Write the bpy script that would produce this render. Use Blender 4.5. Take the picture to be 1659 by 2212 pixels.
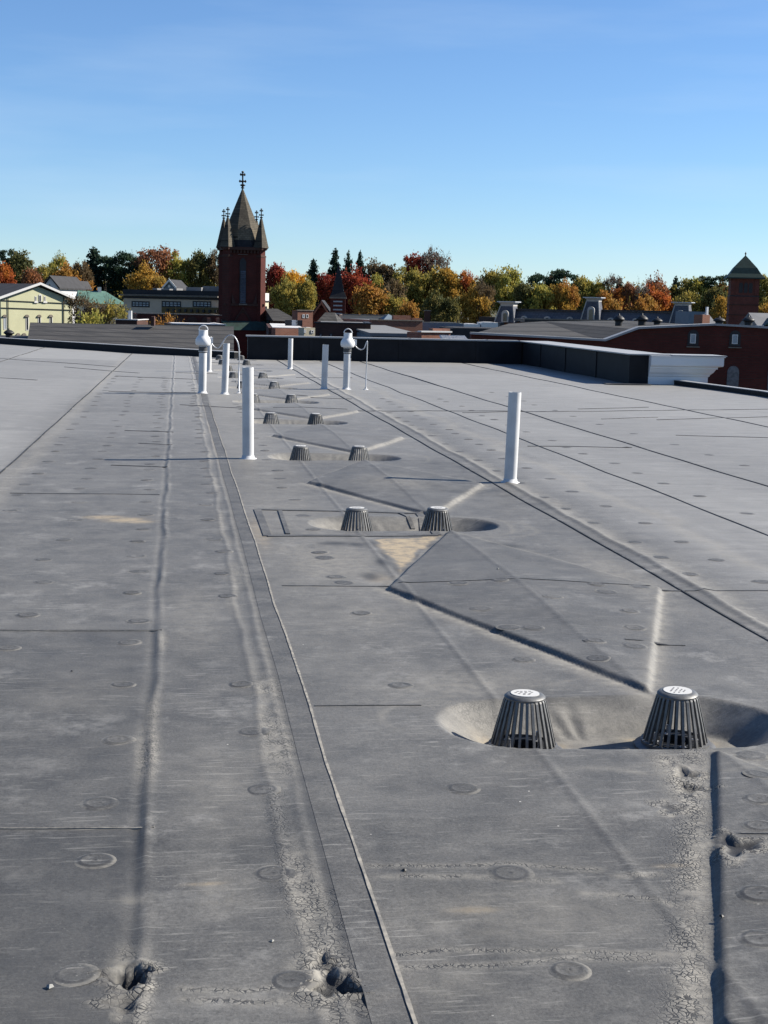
import bpy, bmesh, math, random
import numpy as np
from mathutils import Vector, Matrix
random.seed(7); RNG = np.random.default_rng(7)
for o in list(bpy.data.objects): bpy.data.objects.remove(o)
S = bpy.context.scene
C = S.collection
# ------------------------------------------------------------------ camera
F = 3069.; PSI = math.radians(8.35); TH = math.radians(8.265); RHO = math.radians(1.33); EYE = 1.55
fh = np.array([math.sin(PSI), math.cos(PSI), 0]); r0 = np.array([math.cos(PSI), -math.sin(PSI), 0])
fwd = math.cos(TH)*fh - math.sin(TH)*np.array([0, 0, 1.]); up0 = np.cross(r0, fwd)
CR = r0*math.cos(RHO) + up0*math.sin(RHO); CU = -r0*math.sin(RHO) + up0*math.cos(RHO)
cd = bpy.data.cameras.new('camera'); cam = bpy.data.objects.new('camera', cd); C.objects.link(cam)
cd.sensor_fit = 'VERTICAL'; cd.sensor_height = 24; cd.lens = 24*F/2212; cd.clip_start = .1; cd.clip_end = 5000
cam.matrix_world = Matrix(((CR[0], CU[0], -fwd[0], 0), (CR[1], CU[1], -fwd[1], 0), (CR[2], CU[2], -fwd[2], EYE), (0, 0, 0, 1)))
S.camera = cam
S.render.resolution_x = 768; S.render.resolution_y = 1024
# ------------------------------------------------------------------ light
SUN_EL = math.radians(34); SUN_AZ = math.radians(84)      # azimuth clockwise from +Y
W = bpy.data.worlds.new('World'); S.world = W; W.use_nodes = True
wn = W.node_tree.nodes; wl = W.node_tree.links
bg = wn['Background']; sky = wn.new('ShaderNodeTexSky'); sky.sky_type = 'NISHITA'; sky.sun_disc = False
sky.sun_elevation = SUN_EL; sky.sun_rotation = SUN_AZ; sky.altitude = 900; sky.air_density = 1.0; sky.dust_density = .0; sky.ozone_density = 4.5
wb = wn.new('ShaderNodeMix'); wb.data_type = 'RGBA'; wb.blend_type = 'MULTIPLY'; wb.inputs[0].default_value = 1; wb.inputs[7].default_value = (.87, 1., 1.15, 1)   # daylight white balance
tcw = wn.new('ShaderNodeTexCoord'); mpw = wn.new('ShaderNodeMapping'); mpw.inputs['Scale'].default_value = (1.5, 1.5, 11); mpw.inputs['Rotation'].default_value = (.0, .06, 0); wl.new(tcw.outputs['Generated'], mpw.inputs[0])
nzw = wn.new('ShaderNodeTexNoise'); nzw.inputs['Scale'].default_value = 2.2; nzw.inputs['Detail'].default_value = 5; wl.new(mpw.outputs[0], nzw.inputs['Vector'])
mrw = wn.new('ShaderNodeMapRange'); wl.new(nzw.outputs[0], mrw.inputs[0]); mrw.inputs[1].default_value = .5; mrw.inputs[2].default_value = .8; mrw.inputs[3].default_value = 0; mrw.inputs[4].default_value = .22
ciw = wn.new('ShaderNodeMix'); ciw.data_type = 'RGBA'; wl.new(mrw.outputs[0], ciw.inputs[0]); wl.new(sky.outputs[0], ciw.inputs[6]); ciw.inputs[7].default_value = (6.5, 6.8, 7.0, 1)   # thin cirrus
wl.new(ciw.outputs[2], wb.inputs[6]); wl.new(wb.outputs[2], bg.inputs[0]); bg.inputs[1].default_value = .055
sd = bpy.data.lights.new('sun', 'SUN'); sd.energy = 5.0; sd.angle = math.radians(.53); sd.color = (1, .93, .82)
so = bpy.data.objects.new('sun', sd); C.objects.link(so)
sv = Vector((math.cos(SUN_EL)*math.sin(SUN_AZ), math.cos(SUN_EL)*math.cos(SUN_AZ), math.sin(SUN_EL)))
so.rotation_euler = sv.to_track_quat('Z', 'Y').to_euler(); so.location = sv*80
vs = S.view_settings; vs.view_transform = 'Standard'; vs.look = 'None'; vs.gamma = 1; vs.exposure = 1.2; vs.use_curve_mapping = False
S.render.engine = 'CYCLES'
# ------------------------------------------------------------------ measuring (photo pixel on a 1659 x 2212 sheet -> place in the world)
def ray(u, v): return fwd + CR*((u-829.5)/F) + CU*((1106-v)/F)
def rf(u, v, z=0.):
    q = ray(u, v); t = (z-EYE)/q[2]; return float(q[0]*t), float(q[1]*t)
def at(u, v, d):
    q = ray(u, v)*1.; q = q*(d/(q@fh)); return Vector((q[0], q[1], q[2]+EYE))
# ------------------------------------------------------------------ materials
MATS = {}
def nodes_of(name, rough=.7, spec=.3):
    m = bpy.data.materials.new(name); m.use_nodes = True; nt = m.node_tree; b = nt.nodes['Principled BSDF']
    b.inputs['Roughness'].default_value = rough; b.inputs['Specular IOR Level'].default_value = spec
    MATS[name] = m
    return m, nt, b
def N(nt, t, **k):
    n = nt.nodes.new(t)
    for a, v in k.items(): setattr(n, a, v)
    return n
def mixc(nt, fac, a, b, mode='MIX'):
    n = N(nt, 'ShaderNodeMix', data_type='RGBA', blend_type=mode)
    for s, v in ((n.inputs[0], fac), (n.inputs[6], a), (n.inputs[7], b)):
        if hasattr(v, 'is_linked'): nt.links.new(v, s)
        elif isinstance(v, (int, float)): s.default_value = v
        else: s.default_value = (*v, 1)
    return n.outputs[2]
def math_(nt, op, a, b=None, c=None):
    n = N(nt, 'ShaderNodeMath', operation=op)
    for s, v in zip(n.inputs, (a, b, c)):
        if v is None: continue
        if hasattr(v, 'is_linked'): nt.links.new(v, s)
        else: s.default_value = v
    return n.outputs[0]
def ramp(nt, src, lo, hi, a=0., b=1.):
    n = N(nt, 'ShaderNodeMapRange'); nt.links.new(src, n.inputs[0])
    n.inputs[1].default_value = lo; n.inputs[2].default_value = hi; n.inputs[3].default_value = a; n.inputs[4].default_value = b
    return n.outputs[0]
def noise(nt, vec, scale, detail=4, rough=.6):
    n = N(nt, 'ShaderNodeTexNoise'); n.inputs['Scale'].default_value = scale; n.inputs['Detail'].default_value = detail; n.inputs['Roughness'].default_value = rough
    if vec is not None: nt.links.new(vec, n.inputs['Vector'])
    return n.outputs[0]
def bump(nt, b, h, strength, dist):
    n = N(nt, 'ShaderNodeBump'); n.inputs['Strength'].default_value = strength; n.inputs['Distance'].default_value = dist
    nt.links.new(h, n.inputs['Height']); nt.links.new(n.outputs[0], b.inputs['Normal'])
def mat(name, col, rough=.7, var=.25, scale=6., spec=.3, metal=0., bmp=0., col2=None):
    m, nt, b = nodes_of(name, rough, spec); b.inputs['Metallic'].default_value = metal
    tc = N(nt, 'ShaderNodeTexCoord').outputs['Object']
    f = ramp(nt, noise(nt, tc, scale), .3, .7)
    c2 = col2 or tuple(c*(1-var) for c in col)
    nt.links.new(mixc(nt, f, c2, col), b.inputs['Base Color'])
    if bmp: bump(nt, b, noise(nt, tc, scale*6), .4, bmp)
    return m
def brickmat(name, a, bb, mortar, scale=1., bw=.22, bh=.075, ms=.012, rough=.85, stain=.35):
    m, nt, b = nodes_of(name, rough, .2)
    tc = N(nt, 'ShaderNodeTexCoord').outputs['Object']
    sx = N(nt, 'ShaderNodeSeparateXYZ'); nt.links.new(tc, sx.inputs[0])
    cx = N(nt, 'ShaderNodeCombineXYZ'); nt.links.new(math_(nt, 'ADD', sx.outputs[0], sx.outputs[1]), cx.inputs[0]); nt.links.new(sx.outputs[2], cx.inputs[1])
    t = N(nt, 'ShaderNodeTexBrick'); nt.links.new(cx.outputs[0], t.inputs['Vector'])
    t.inputs['Color1'].default_value = (*a, 1); t.inputs['Color2'].default_value = (*bb, 1); t.inputs['Mortar'].default_value = (*mortar, 1)
    t.inputs['Scale'].default_value = scale; t.inputs['Brick Width'].default_value = bw; t.inputs['Row Height'].default_value = bh; t.inputs['Mortar Size'].default_value = ms
    f = ramp(nt, noise(nt, tc, .9, 5), .35, .75)
    dk = mixc(nt, f, (1, 1, 1), (1-stain,)*3)
    nt.links.new(mixc(nt, 1., t.outputs[0], dk, 'MULTIPLY'), b.inputs['Base Color'])
    return m
brickmat('brick_red', (.14, .036, .026), (.10, .027, .02), (.10, .055, .045))
brickmat('brick_deep', (.095, .020, .015), (.065, .015, .012), (.06, .026, .021))
brickmat('brick_orange', (.24, .095, .06), (.18, .065, .042), (.20, .13, .10), stain=.3)
brickmat('brick_brown', (.075, .034, .026), (.055, .026, .02), (.06, .038, .03))
brickmat('brick_yellow', (.44, .44, .29), (.42, .42, .275), (.39, .39, .26), stain=.12)
brickmat('slate_tan', (.18, .15, .106), (.125, .104, .075), (.05, .042, .03), bw=.3, bh=.16, ms=.012, stain=.5)
brickmat('slate_mid', (.105, .092, .070), (.068, .06, .047), (.03, .026, .02), bw=.3, bh=.16, ms=.012, stain=.55)
brickmat('slate_dark', (.022, .023, .027), (.032, .032, .036), (.012, .012, .014), bw=.3, bh=.16, ms=.01, stain=.3)
brickmat('shingle_grey', (.060, .057, .054), (.040, .039, .038), (.018, .018, .018), bw=.3, bh=.14, ms=.012, stain=.3)
brickmat('slate_blue', (.10, .108, .13), (.08, .087, .108), (.05, .054, .065), bw=.3, bh=.16, ms=.01, stain=.3)
mat('trim_stone', (.36, .35, .33), .8, .2, 3); mat('stone', (.17, .15, .125), .8, .4, 3); mat('wall_tan', (.50, .40, .30), .8, .15, 2); mat('wall_cream', (.42, .38, .28), .8, .15, 2)
mat('trim_white', (.5, .5, .49), .5, .08, 3); mat('trim_dark', (.025, .025, .028), .6, .3, 4); mat('glass_dark', (.02, .025, .03), .12, .3, 2, .6)
mat('pane_grey', (.25, .29, .33), .25, .25, 4, .5); mat('roof_white', (.5, .5, .5), .7, .25, 1.5); mat('roof_grey', (.16, .163, .168), .8, .25, .7)
mat('roof_dark', (.03, .03, .033), .8, .4, 1.); mat('copper_green', (.024, .06, .048), .6, .5, 2.5, col2=(.014, .024, .02)); mat('copper_dark', (.012, .034, .027), .6, .4, 2.5); mat('copper_pale', (.10, .19, .15), .6, .3, 1.5)
mat('iron', (.018, .019, .021), .55, .4, 12); mat('mustard', (.13, .09, .035), .8, .25, 3); mat('boarding', (.16, .16, .165), .8, .5, 9)
mat('metal_light', (.42, .43, .45), .45, .12, 3, .4, .3); mat('cornice_white', (.56, .575, .59), .38, .06, 1.5, .5); mat('parapet_rubber', (.014, .015, .018), .6, .35, 3, .12, bmp=.004)
mat('coping', (.30, .305, .31), .5, .2, 4); mat('pvc', (.52, .525, .53), .45, .22, 5, .45); mat('rubber', (.07, .072, .075), .7, .3, 20); mat('cable', (.20, .20, .21), .5, .2, 20)
mat('conduit', (.45, .46, .48), .4, .2, 20, .5, .5); mat('cast_iron', (.125, .128, .130), .5, .45, 45, .5, .25, .0008); mat('sealant', (.30, .28, .24), .8, .6, 30, col2=(.10, .10, .10))
mat('sticker', (.46, .46, .45), .5, .06, 60); mat('ink', (.10, .10, .11), .6, .2, 60); mat('mulch', (.055, .048, .038), .95, .5, .05, col2=(.05, .06, .025)); mat('bark', (.085, .065, .05), .9, .4, 3)
mat('pebble', (.25, .25, .235), .8, .3, 50); mat('blue_grey_wall', (.12, .16, .20), .7, .2, 2); mat('house_white', (.45, .45, .46), .7, .1, 2); mat('fan_white', (.58, .59, .60), .45, .07, 9, .4)
# membrane
def membrane(name, tint=1., attrs=True, ring=False):
    m, nt, b = nodes_of(name, .58, .24)
    tc = N(nt, 'ShaderNodeNewGeometry').outputs['Position']
    a = lambda k: N(nt, 'ShaderNodeAttribute', attribute_name=k).outputs['Fac']
    big = ramp(nt, noise(nt, tc, .55, 3), .3, .7); mid = ramp(nt, noise(nt, tc, 4.5, 6, .65), .3, .7); fine = ramp(nt, noise(nt, tc, 95, 6, .8), .30, .70)
    g0 = tuple(tint*c for c in (.035, .0357, .0365)); g1 = tuple(tint*c for c in (.070, .0705, .0705))
    col = mixc(nt, big, g0, g1); col = mixc(nt, math_(nt, 'MULTIPLY', mid, .75), col, tuple(tint*c for c in (.122, .119, .112)))
    col = mixc(nt, 1., col, mixc(nt, fine, (.58, .58, .58), (1.40, 1.40, 1.40)), 'MULTIPLY')
    # scuffs stretched along the rolls and across them
    mp = N(nt, 'ShaderNodeMapping'); mp.inputs['Scale'].default_value = (2.2, 14, 1); mp.inputs['Rotation'].default_value = (0, 0, .25); nt.links.new(tc, mp.inputs[0])
    sc = ramp(nt, noise(nt, mp.outputs[0], 1.5, 8, .72), .60, .78)
    col = mixc(nt, math_(nt, 'MULTIPLY', sc, .6), col, (.20, .195, .18))
    dkn = ramp(nt, noise(nt, tc, 2.3, 7, .7), .56, .74); col = mixc(nt, math_(nt, 'MULTIPLY', dkn, .55), col, (.040, .041, .044))
    ch = math_(nt, 'MULTIPLY', ramp(nt, noise(nt, tc, 2.6, 12, .78), .53, .68), ramp(nt, noise(nt, tc, .9, 3), .35, .6))
    col = mixc(nt, math_(nt, 'MULTIPLY', ch, .75), col, (.235, .232, .222))
    v = N(nt, 'ShaderNodeTexVoronoi'); v.inputs['Scale'].default_value = 11; nt.links.new(tc, v.inputs['Vector'])
    sp = math_(nt, 'MULTIPLY', ramp(nt, v.outputs['Distance'], .045, .02), ramp(nt, noise(nt, tc, 3.1, 2), .52, .6))
    col = mixc(nt, sp, col, (.5, .49, .46))
    for rot_, sc_, seed_, st_ in ((.12, (5, 70, 1), 0., .55), (-1.1, (6, 85, 1), 7.3, .4), (.8, (9, 60, 1), 3.1, .4)):
        mq = N(nt, 'ShaderNodeMapping'); mq.inputs['Rotation'].default_value = (0, 0, rot_); mq.inputs['Scale'].default_value = sc_; mq.inputs['Location'].default_value = (seed_, seed_, 0); nt.links.new(tc, mq.inputs[0])
        scr = math_(nt, 'MULTIPLY', ramp(nt, noise(nt, mq.outputs[0], 1., 3, .55), .60, .66), ramp(nt, noise(nt, tc, 1.7+.4*seed_, 4, .6), .48, .6))
        col = mixc(nt, math_(nt, 'MULTIPLY', scr, st_), col, (.24, .236, .222))
    fl = N(nt, 'ShaderNodeTexVoronoi'); fl.inputs['Scale'].default_value = 55; nt.links.new(tc, fl.inputs['Vector'])
    col = mixc(nt, math_(nt, 'MULTIPLY', math_(nt, 'MULTIPLY', ramp(nt, fl.outputs['Distance'], .16, .08), ramp(nt, noise(nt, tc, 2.1, 5, .7), .50, .62)), .5), col, (.26, .255, .24))
    db = ramp(nt, noise(nt, tc, 7.5, 8, .75), .58, .66); col = mixc(nt, math_(nt, 'MULTIPLY', db, .4), col, (.034, .034, .035))
    hgt = math_(nt, 'ADD', math_(nt, 'MULTIPLY', fine, .0006), math_(nt, 'MULTIPLY', mid, .0015))
    rough = None
    if attrs:
        br = ramp(nt, noise(nt, tc, 16, 6, .7), .28, .62)
        st = N(nt, 'ShaderNodeMapping'); st.inputs['Scale'].default_value = (.7, 3.2, 1); nt.links.new(tc, st.inputs[0])
        col = mixc(nt, math_(nt, 'MULTIPLY', a('sheen_bleach'), ramp(nt, noise(nt, st.outputs[0], 2.2, 9, .7), .2, .6, .45, 1.)), col, (.238, .236, .228))
        pf = math_(nt, 'MULTIPLY', a('pale'), br); col = mixc(nt, pf, col, (.26, .248, .22))
        tb = math_(nt, 'MULTIPLY', a('tan'), ramp(nt, noise(nt, tc, 11, 6, .75), .30, .55)); col = mixc(nt, tb, col, (.30, .245, .165))
        col = mixc(nt, a('dark'), col, (.030, .031, .033))
        nz = N(nt, 'ShaderNodeTexNoise'); nz.inputs['Scale'].default_value = 25; nt.links.new(tc, nz.inputs['Vector'])
        wv = N(nt, 'ShaderNodeVectorMath', operation='MULTIPLY_ADD'); nt.links.new(nz.outputs['Color'], wv.inputs[0]); wv.inputs[1].default_value = (.035, .035, 0); nt.links.new(tc, wv.inputs[2])
        vc = N(nt, 'ShaderNodeTexVoronoi', feature='DISTANCE_TO_EDGE'); vc.inputs['Scale'].default_value = 66; nt.links.new(wv.outputs[0], vc.inputs['Vector'])
        ck = math_(nt, 'MULTIPLY', math_(nt, 'MULTIPLY', ramp(nt, vc.outputs['Distance'], .13, .04), a('crack')), math_(nt, 'MULTIPLY', ramp(nt, noise(nt, tc, 13, 2), .34, .46), ramp(nt, noise(nt, tc, 5.5, 3), .33, .47)))
        col = mixc(nt, ck, col, (.03, .031, .033))
        hgt = math_(nt, 'SUBTRACT', hgt, math_(nt, 'MULTIPLY', ck, .002))
        rough = mixc(nt, pf, (.58,)*3, (.75,)*3); nt.links.new(rough, b.inputs['Roughness'])
    if ring:
        ob = N(nt, 'ShaderNodeTexCoord').outputs['Object']; ln = N(nt, 'ShaderNodeVectorMath', operation='LENGTH'); nt.links.new(ob, ln.inputs[0]); L = ln.outputs['Value']
        rg = math_(nt, 'MULTIPLY', ramp(nt, L, .036, .041), ramp(nt, L, .050, .044)); dt = ramp(nt, L, .009, .004)
        col = mixc(nt, math_(nt, 'MULTIPLY', math_(nt, 'MAXIMUM', rg, dt), math_(nt, 'MULTIPLY_ADD', N(nt, 'ShaderNodeObjectInfo').outputs['Random'], .5, .12)), col, (.03, .031, .034))
        col = mixc(nt, math_(nt, 'MULTIPLY', math_(nt, 'MULTIPLY', ramp(nt, L, .048, .054), ramp(nt, noise(nt, tc, 14, 3), .42, .6)), .5), col, (.215, .205, .18))
    nt.links.new(col, b.inputs['Base Color']); bump(nt, b, hgt, .8, 1.)
    return m
membrane('membrane'); membrane('membrane_dark', 1.0, False); membrane('membrane_mid', .92, False); membrane('membrane_line', .33, False); membrane('membrane_plate', .92, False, True)
# leaves
def leafmat(name, cols):
    m, nt, b = nodes_of(name, .75, .15)
    g = N(nt, 'ShaderNodeNewGeometry'); tc = N(nt, 'ShaderNodeTexCoord').outputs['Object']; oi = N(nt, 'ShaderNodeObjectInfo')
    c = mixc(nt, g.outputs['Random Per Island'], cols[0], cols[1])
    ad = N(nt, 'ShaderNodeVectorMath', operation='ADD'); nt.links.new(tc, ad.inputs[0]); nt.links.new(oi.outputs['Location'], ad.inputs[1])
    c = mixc(nt, ramp(nt, noise(nt, ad.outputs[0], 3.2, 2), .42, .62), c, cols[2])
    nt.links.new(c, b.inputs['Base Color'])
    tr = N(nt, 'ShaderNodeBsdfTranslucent'); nt.links.new(c, tr.inputs[0])
    mx = N(nt, 'ShaderNodeMixShader'); mx.inputs[0].default_value = .38; nt.links.new(b.outputs[0], mx.inputs[1]); nt.links.new(tr.outputs[0], mx.inputs[2])
    nt.links.new(mx.outputs[0], nt.nodes['Material Output'].inputs[0])
leafmat('leaf_redorange', ((0.351, 0.088, 0.024), (0.216, 0.047, 0.020), (0.405, 0.149, 0.027)))
leafmat('leaf_crimson', ((0.230, 0.035, 0.024), (0.135, 0.022, 0.019), (0.284, 0.061, 0.027)))
leafmat('leaf_russet', ((0.230, 0.101, 0.054), (0.162, 0.074, 0.047), (0.270, 0.115, 0.047)))
leafmat('leaf_gold', ((0.405, 0.223, 0.034), (0.284, 0.162, 0.030), (0.257, 0.176, 0.041)))
leafmat('leaf_yellow', ((0.621, 0.365, 0.041), (0.486, 0.270, 0.027), (0.567, 0.297, 0.034)))
leafmat('leaf_orange', ((0.365, 0.169, 0.034), (0.257, 0.115, 0.030), (0.297, 0.176, 0.041)))
leafmat('leaf_olive', ((0.230, 0.196, 0.047), (0.135, 0.135, 0.041), (0.324, 0.250, 0.054)))
leafmat('leaf_lime', ((0.284, 0.270, 0.061), (0.189, 0.203, 0.054), (0.365, 0.297, 0.061)))
leafmat('leaf_darkolive', ((0.088, 0.095, 0.036), (0.054, 0.065, 0.027), (0.149, 0.121, 0.034)))
leafmat('leaf_brown', ((0.110, 0.080, 0.045), (0.075, 0.058, 0.035), (0.140, 0.095, 0.045)))
leafmat('leaf_spruce', ((0.022, 0.042, 0.030), (0.014, 0.028, 0.022), (0.030, 0.050, 0.032)))
leafmat('leaf_pine', ((0.026, 0.050, 0.030), (0.016, 0.034, 0.024), (0.036, 0.060, 0.030)))
leafmat('leaf_twig', ((0.150, 0.125, 0.105), (0.100, 0.085, 0.070), (0.170, 0.130, 0.100)))
# ------------------------------------------------------------------ mesh helpers
def mesh_obj(name, verts, faces, m, parent=None, smooth=False):
    me = bpy.data.meshes.new(name); me.from_pydata([tuple(v) for v in verts], [], faces); me.validate(); me.update()
    bm = bmesh.new(); bm.from_mesh(me); bmesh.ops.recalc_face_normals(bm, faces=bm.faces); bm.to_mesh(me); bm.free()
    if smooth: me.polygons.foreach_set('use_smooth', [True]*len(me.polygons))
    me.materials.append(MATS[m]); o = bpy.data.objects.new(name, me); C.objects.link(o)
    if parent: o.parent = parent
    return o
def tag(o, label, cat, group=None):
    o['label'] = label; o['category'] = cat
    if group: o['group'] = group
    return o
def empty(name, loc, rz=0.):
    o = bpy.data.objects.new(name, None); C.objects.link(o); o.location = loc; o.rotation_euler = (0, 0, rz); o.empty_display_size = .2
    return o
class MB:
    def __init__(s): s.v = []; s.f = []
    def add(s, v, f):
        k = len(s.v); s.v += [tuple(p) for p in v]; s.f += [tuple(i+k for i in q) for q in f]; return s
    def box(s, x0, x1, y0, y1, z0, z1):
        return s.add([(x, y, z) for z in (z0, z1) for x, y in ((x0, y0), (x1, y0), (x1, y1), (x0, y1))], [(0, 3, 2, 1), (4, 5, 6, 7), (0, 1, 5, 4), (1, 2, 6, 5), (2, 3, 7, 6), (3, 0, 4, 7)])
    def lathe(s, prof, n=24, c=(0, 0, 0), rot=0., cap=True):
        v = []; f = []; m = len(prof)
        for r, z in prof:
            for i in range(n):
                a = rot+2*math.pi*i/n; v.append((c[0]+r*math.cos(a), c[1]+r*math.sin(a), c[2]+z))
        for j in range(m-1):
            for i in range(n): f.append((j*n+i, j*n+(i+1) % n, (j+1)*n+(i+1) % n, (j+1)*n+i))
        if cap: f.append(tuple(range(n-1, -1, -1))); f.append(tuple((m-1)*n+i for i in range(n)))
        return s.add(v, f)
    def tube(s, pts, r, n=8):
        pts = [Vector(p) for p in pts]; v = []; f = []; pr = None
        rr = r if isinstance(r, (list, tuple)) else [r]*len(pts)
        for i, p in enumerate(pts):
            t = (pts[min(i+1, len(pts)-1)]-pts[max(i-1, 0)]).normalized()
            a = t.cross(Vector((0, 0, 1)) if abs(t.z) < .9 else Vector((1, 0, 0))).normalized() if pr is None else (pr-t*pr.dot(t)).normalized()
            pr = a; b = t.cross(a)
            for k in range(n):
                w = 2*math.pi*k/n; v.append(p+(a*math.cos(w)+b*math.sin(w))*rr[i])
        for j in range(len(pts)-1):
            for k in range(n): f.append((j*n+k, j*n+(k+1) % n, (j+1)*n+(k+1) % n, (j+1)*n+k))
        f.append(tuple(range(n-1, -1, -1))); f.append(tuple((len(pts)-1)*n+k for k in range(n)))
        return s.add(v, f)
    def prism(s, poly, y0, y1):
        n = len(poly); return s.add([(x, y0, z) for x, z in poly]+[(x, y1, z) for x, z in poly], [tuple(range(n)), tuple(range(2*n-1, n-1, -1))]+[(i, i+n, (i+1) % n+n, (i+1) % n) for i in range(n)])
    def obj(s, name, m, parent=None, smooth=False): return mesh_obj(name, s.v, s.f, m, parent, smooth)
def autosmooth(o, ang=35):
    me = o.data; me.polygons.foreach_set('use_smooth', [True]*len(me.polygons))
    bm = bmesh.new(); bm.from_mesh(me)
    for e in bm.edges:
        if len(e.link_faces) == 2 and e.calc_face_angle(0) > math.radians(ang): e.smooth = False
    bm.to_mesh(me); bm.free(); return o
def sst(x, a, b): t = np.clip((x-a)/(b-a), 0, 1); return t*t*(3-2*t)
# ------------------------------------------------------------------ roof surface
DX = (1.295, 1.89)                                           # drains of a pair
DY = [5.06, 9.97, 14.40, 18.72, 22.6, 26.3, 29.7, 32.9, 36.1, 38.9, 41.9]
def dshift(y): return -.0058*(y-5)                           # the drain line drifts a little
CRK = []
for k in range(-1, 7):
    y0 = DY[k] if k >= 0 else .3
    y1 = DY[k+1]
    yc = y0+(y1-y0)*.52; dx = dshift(yc)
    CRK.append([(1.15+dx, yc), (1.93+dx, y0+.34), (2.73+dx, yc-.05), (1.88+dx, y1-.36)])
def seg_d(X, Y, a, b):
    ax, ay = a; bx, by = b; vx, vy = bx-ax, by-ay
    t = np.clip(((X-ax)*vx+(Y-ay)*vy)/(vx*vx+vy*vy), 0, 1); return np.hypot(X-ax-t*vx, Y-ay-t*vy)
def poly_d(X, Y, P): return np.minimum.reduce([seg_d(X, Y, a, b) for a, b in zip(P[:-1], P[1:])])
def inward(X, Y, a, b): n = math.hypot(b[0]-a[0], b[1]-a[1]); return ((b[0]-a[0])*(Y-a[1])-(b[1]-a[1])*(X-a[0]))/n
def wob(Y, s, a): return a*(np.sin(Y*2.1+s)+.6*np.sin(Y*5.3+2*s)+.3*np.sin(Y*11.7+3*s))
PITS = [(rf(290, 2103), .032, .028), (rf(262, 2108), .035, .02), (rf(268, 2165), .03, .010), (rf(722, 2125), .045, .024), (rf(748, 2135), .025, .02), (rf(700, 2080), .03, .012), (rf(1590, 1842), .05, .016), (rf(1482, 1672), .035, .014), (rf(1490, 1705), .035, .012), (rf(1450, 1748), .03, .006)]
def bowl(X, Y, y): d = dshift(y); return seg_d(X, Y, (DX[0]+d, y), (DX[1]+d+.10, y))
def zf(X, Y):
    X = np.asarray(X, float); Y = np.asarray(Y, float)
    z = .003*np.sin(X*1.9+.7*np.sin(Y*.8))+.003*np.sin(Y*1.3+X)+.0018*np.sin(X*5+Y*3.1)
    z = z+.016*np.maximum(-1.5-X, 0)
    z = z+.0075*np.exp(-((X+.085-wob(Y, 1, .007))/.013)**2)*np.clip(.6+.3*np.sin(Y*3.3)+.3*np.sin(Y*7.9+1), .1, 1.2) - .004*np.exp(-((X+.12-wob(Y, 1, .005))/.016)**2)
    z = z+.004*np.exp(-((X-.30-wob(Y, 2, .008))/.014)**2)+.0035*np.exp(-((X-.375-wob(Y, 4, .006))/.014)**2)
    z = z+.004*np.exp(-((X-1.26-dshift(Y))/.016)**2)+.012*np.exp(-((X-2.93-wob(Y, 3, .01))/.03)**2)
    z = z+.005*np.exp(-((X-3.72)/.03)**2)+.006*np.exp(-((X-5.1)/.03)**2)
    for q in CRK:
        L, Nn, Rr, Fr = q
        d1 = inward(X, Y, L, Nn); d2 = inward(X, Y, Nn, Rr); d3 = inward(X, Y, Rr, Fr); d4 = inward(X, Y, Fr, L)
        w = sst(d1+wob(Y, 5, .005), -.006, .032)*sst(d2, -.002, .03)*sst(d3, -.002, .03)*sst(d4, -.002, .03)
        ins = np.minimum(np.minimum(d1, d2), np.minimum(d3, d4))
        z = z+w*(.020+.004*np.sin(7*Y+5*X)*.5+.036*np.clip(ins/.8, 0, 1)+.003*np.exp(-((X-1.9-dshift(Y))/.02)**2))
    for y in DY:
        b = bowl(X, Y, y); z = np.where(b < .34, z*np.clip((b-.2)/.14, 0, 1), z); th = np.arctan2(Y-y, X-1.59-dshift(y)); z = z-.112*np.clip((.335+.012*np.sin(5*X+y)-b)/.17, 0, 1)+np.where(b < .33, .0035*np.sin(11*th+3*np.sin(4*th+y))*np.clip((.33-b)/.08, 0, 1)*np.clip((b-.12)/.06, 0, 1), 0)
    for (px, py), r, h in PITS:
        tq = np.arctan2(Y-py, X-px); rg_ = r*(1+.32*np.sin(3*tq+9*px)+.2*np.sin(5*tq+20*py)+.12*np.sin(9*tq)); qq = ((X-px)/rg_)**2+((Y-py)/(rg_*1.25))**2
        z = z-h*np.exp(-qq**2.2)+.22*h*np.exp(-((np.sqrt(qq)-1.35)/.25)**2)
    return z
def yfar(X): return np.where(X > 1.75, 39.65, np.clip(40.1+(1.75-X)*1.13, 40.1, 51.))
xs = np.unique(np.round(np.concatenate([np.arange(-16, -1.6, .4), np.arange(-1.6, -1., .06), np.arange(-1., 2.95, .0105), np.arange(2.95, 4, .06), np.arange(4, 10.6, .25), [10.9, 11.15]]), 4))
ys = np.concatenate([np.arange(-7, 2.4, .5), 2.45*np.exp(np.arange(0, math.log(48/2.45), .0028)), [48.]])
X, Y = np.meshgrid(xs, ys)
Y = np.where(Y > 30, 30+(Y-30)*(yfar(X)-30)/18., Y)
Z = zf(X, Y)
nx, ny = len(xs), len(ys)
idx = np.arange(nx*ny).reshape(ny, nx)
quads = np.stack([idx[:-1, :-1], idx[:-1, 1:], idx[1:, 1:], idx[1:, :-1]], -1).reshape(-1, 4)
me = bpy.data.meshes.new('roof_deck'); me.vertices.add(nx*ny); me.vertices.foreach_set('co', np.stack([X, Y, Z], -1).astype(np.float32).ravel())
me.loops.add(quads.size); me.loops.foreach_set('vertex_index', quads.ravel().astype(np.int32)); me.polygons.add(len(quads))
me.polygons.foreach_set('loop_start', np.arange(0, quads.size, 4, dtype=np.int32)); me.update(calc_edges=True)
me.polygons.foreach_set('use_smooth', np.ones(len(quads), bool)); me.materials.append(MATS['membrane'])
roof = bpy.data.objects.new('roof_deck', me); C.objects.link(roof); roof['kind'] = 'structure'
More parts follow.
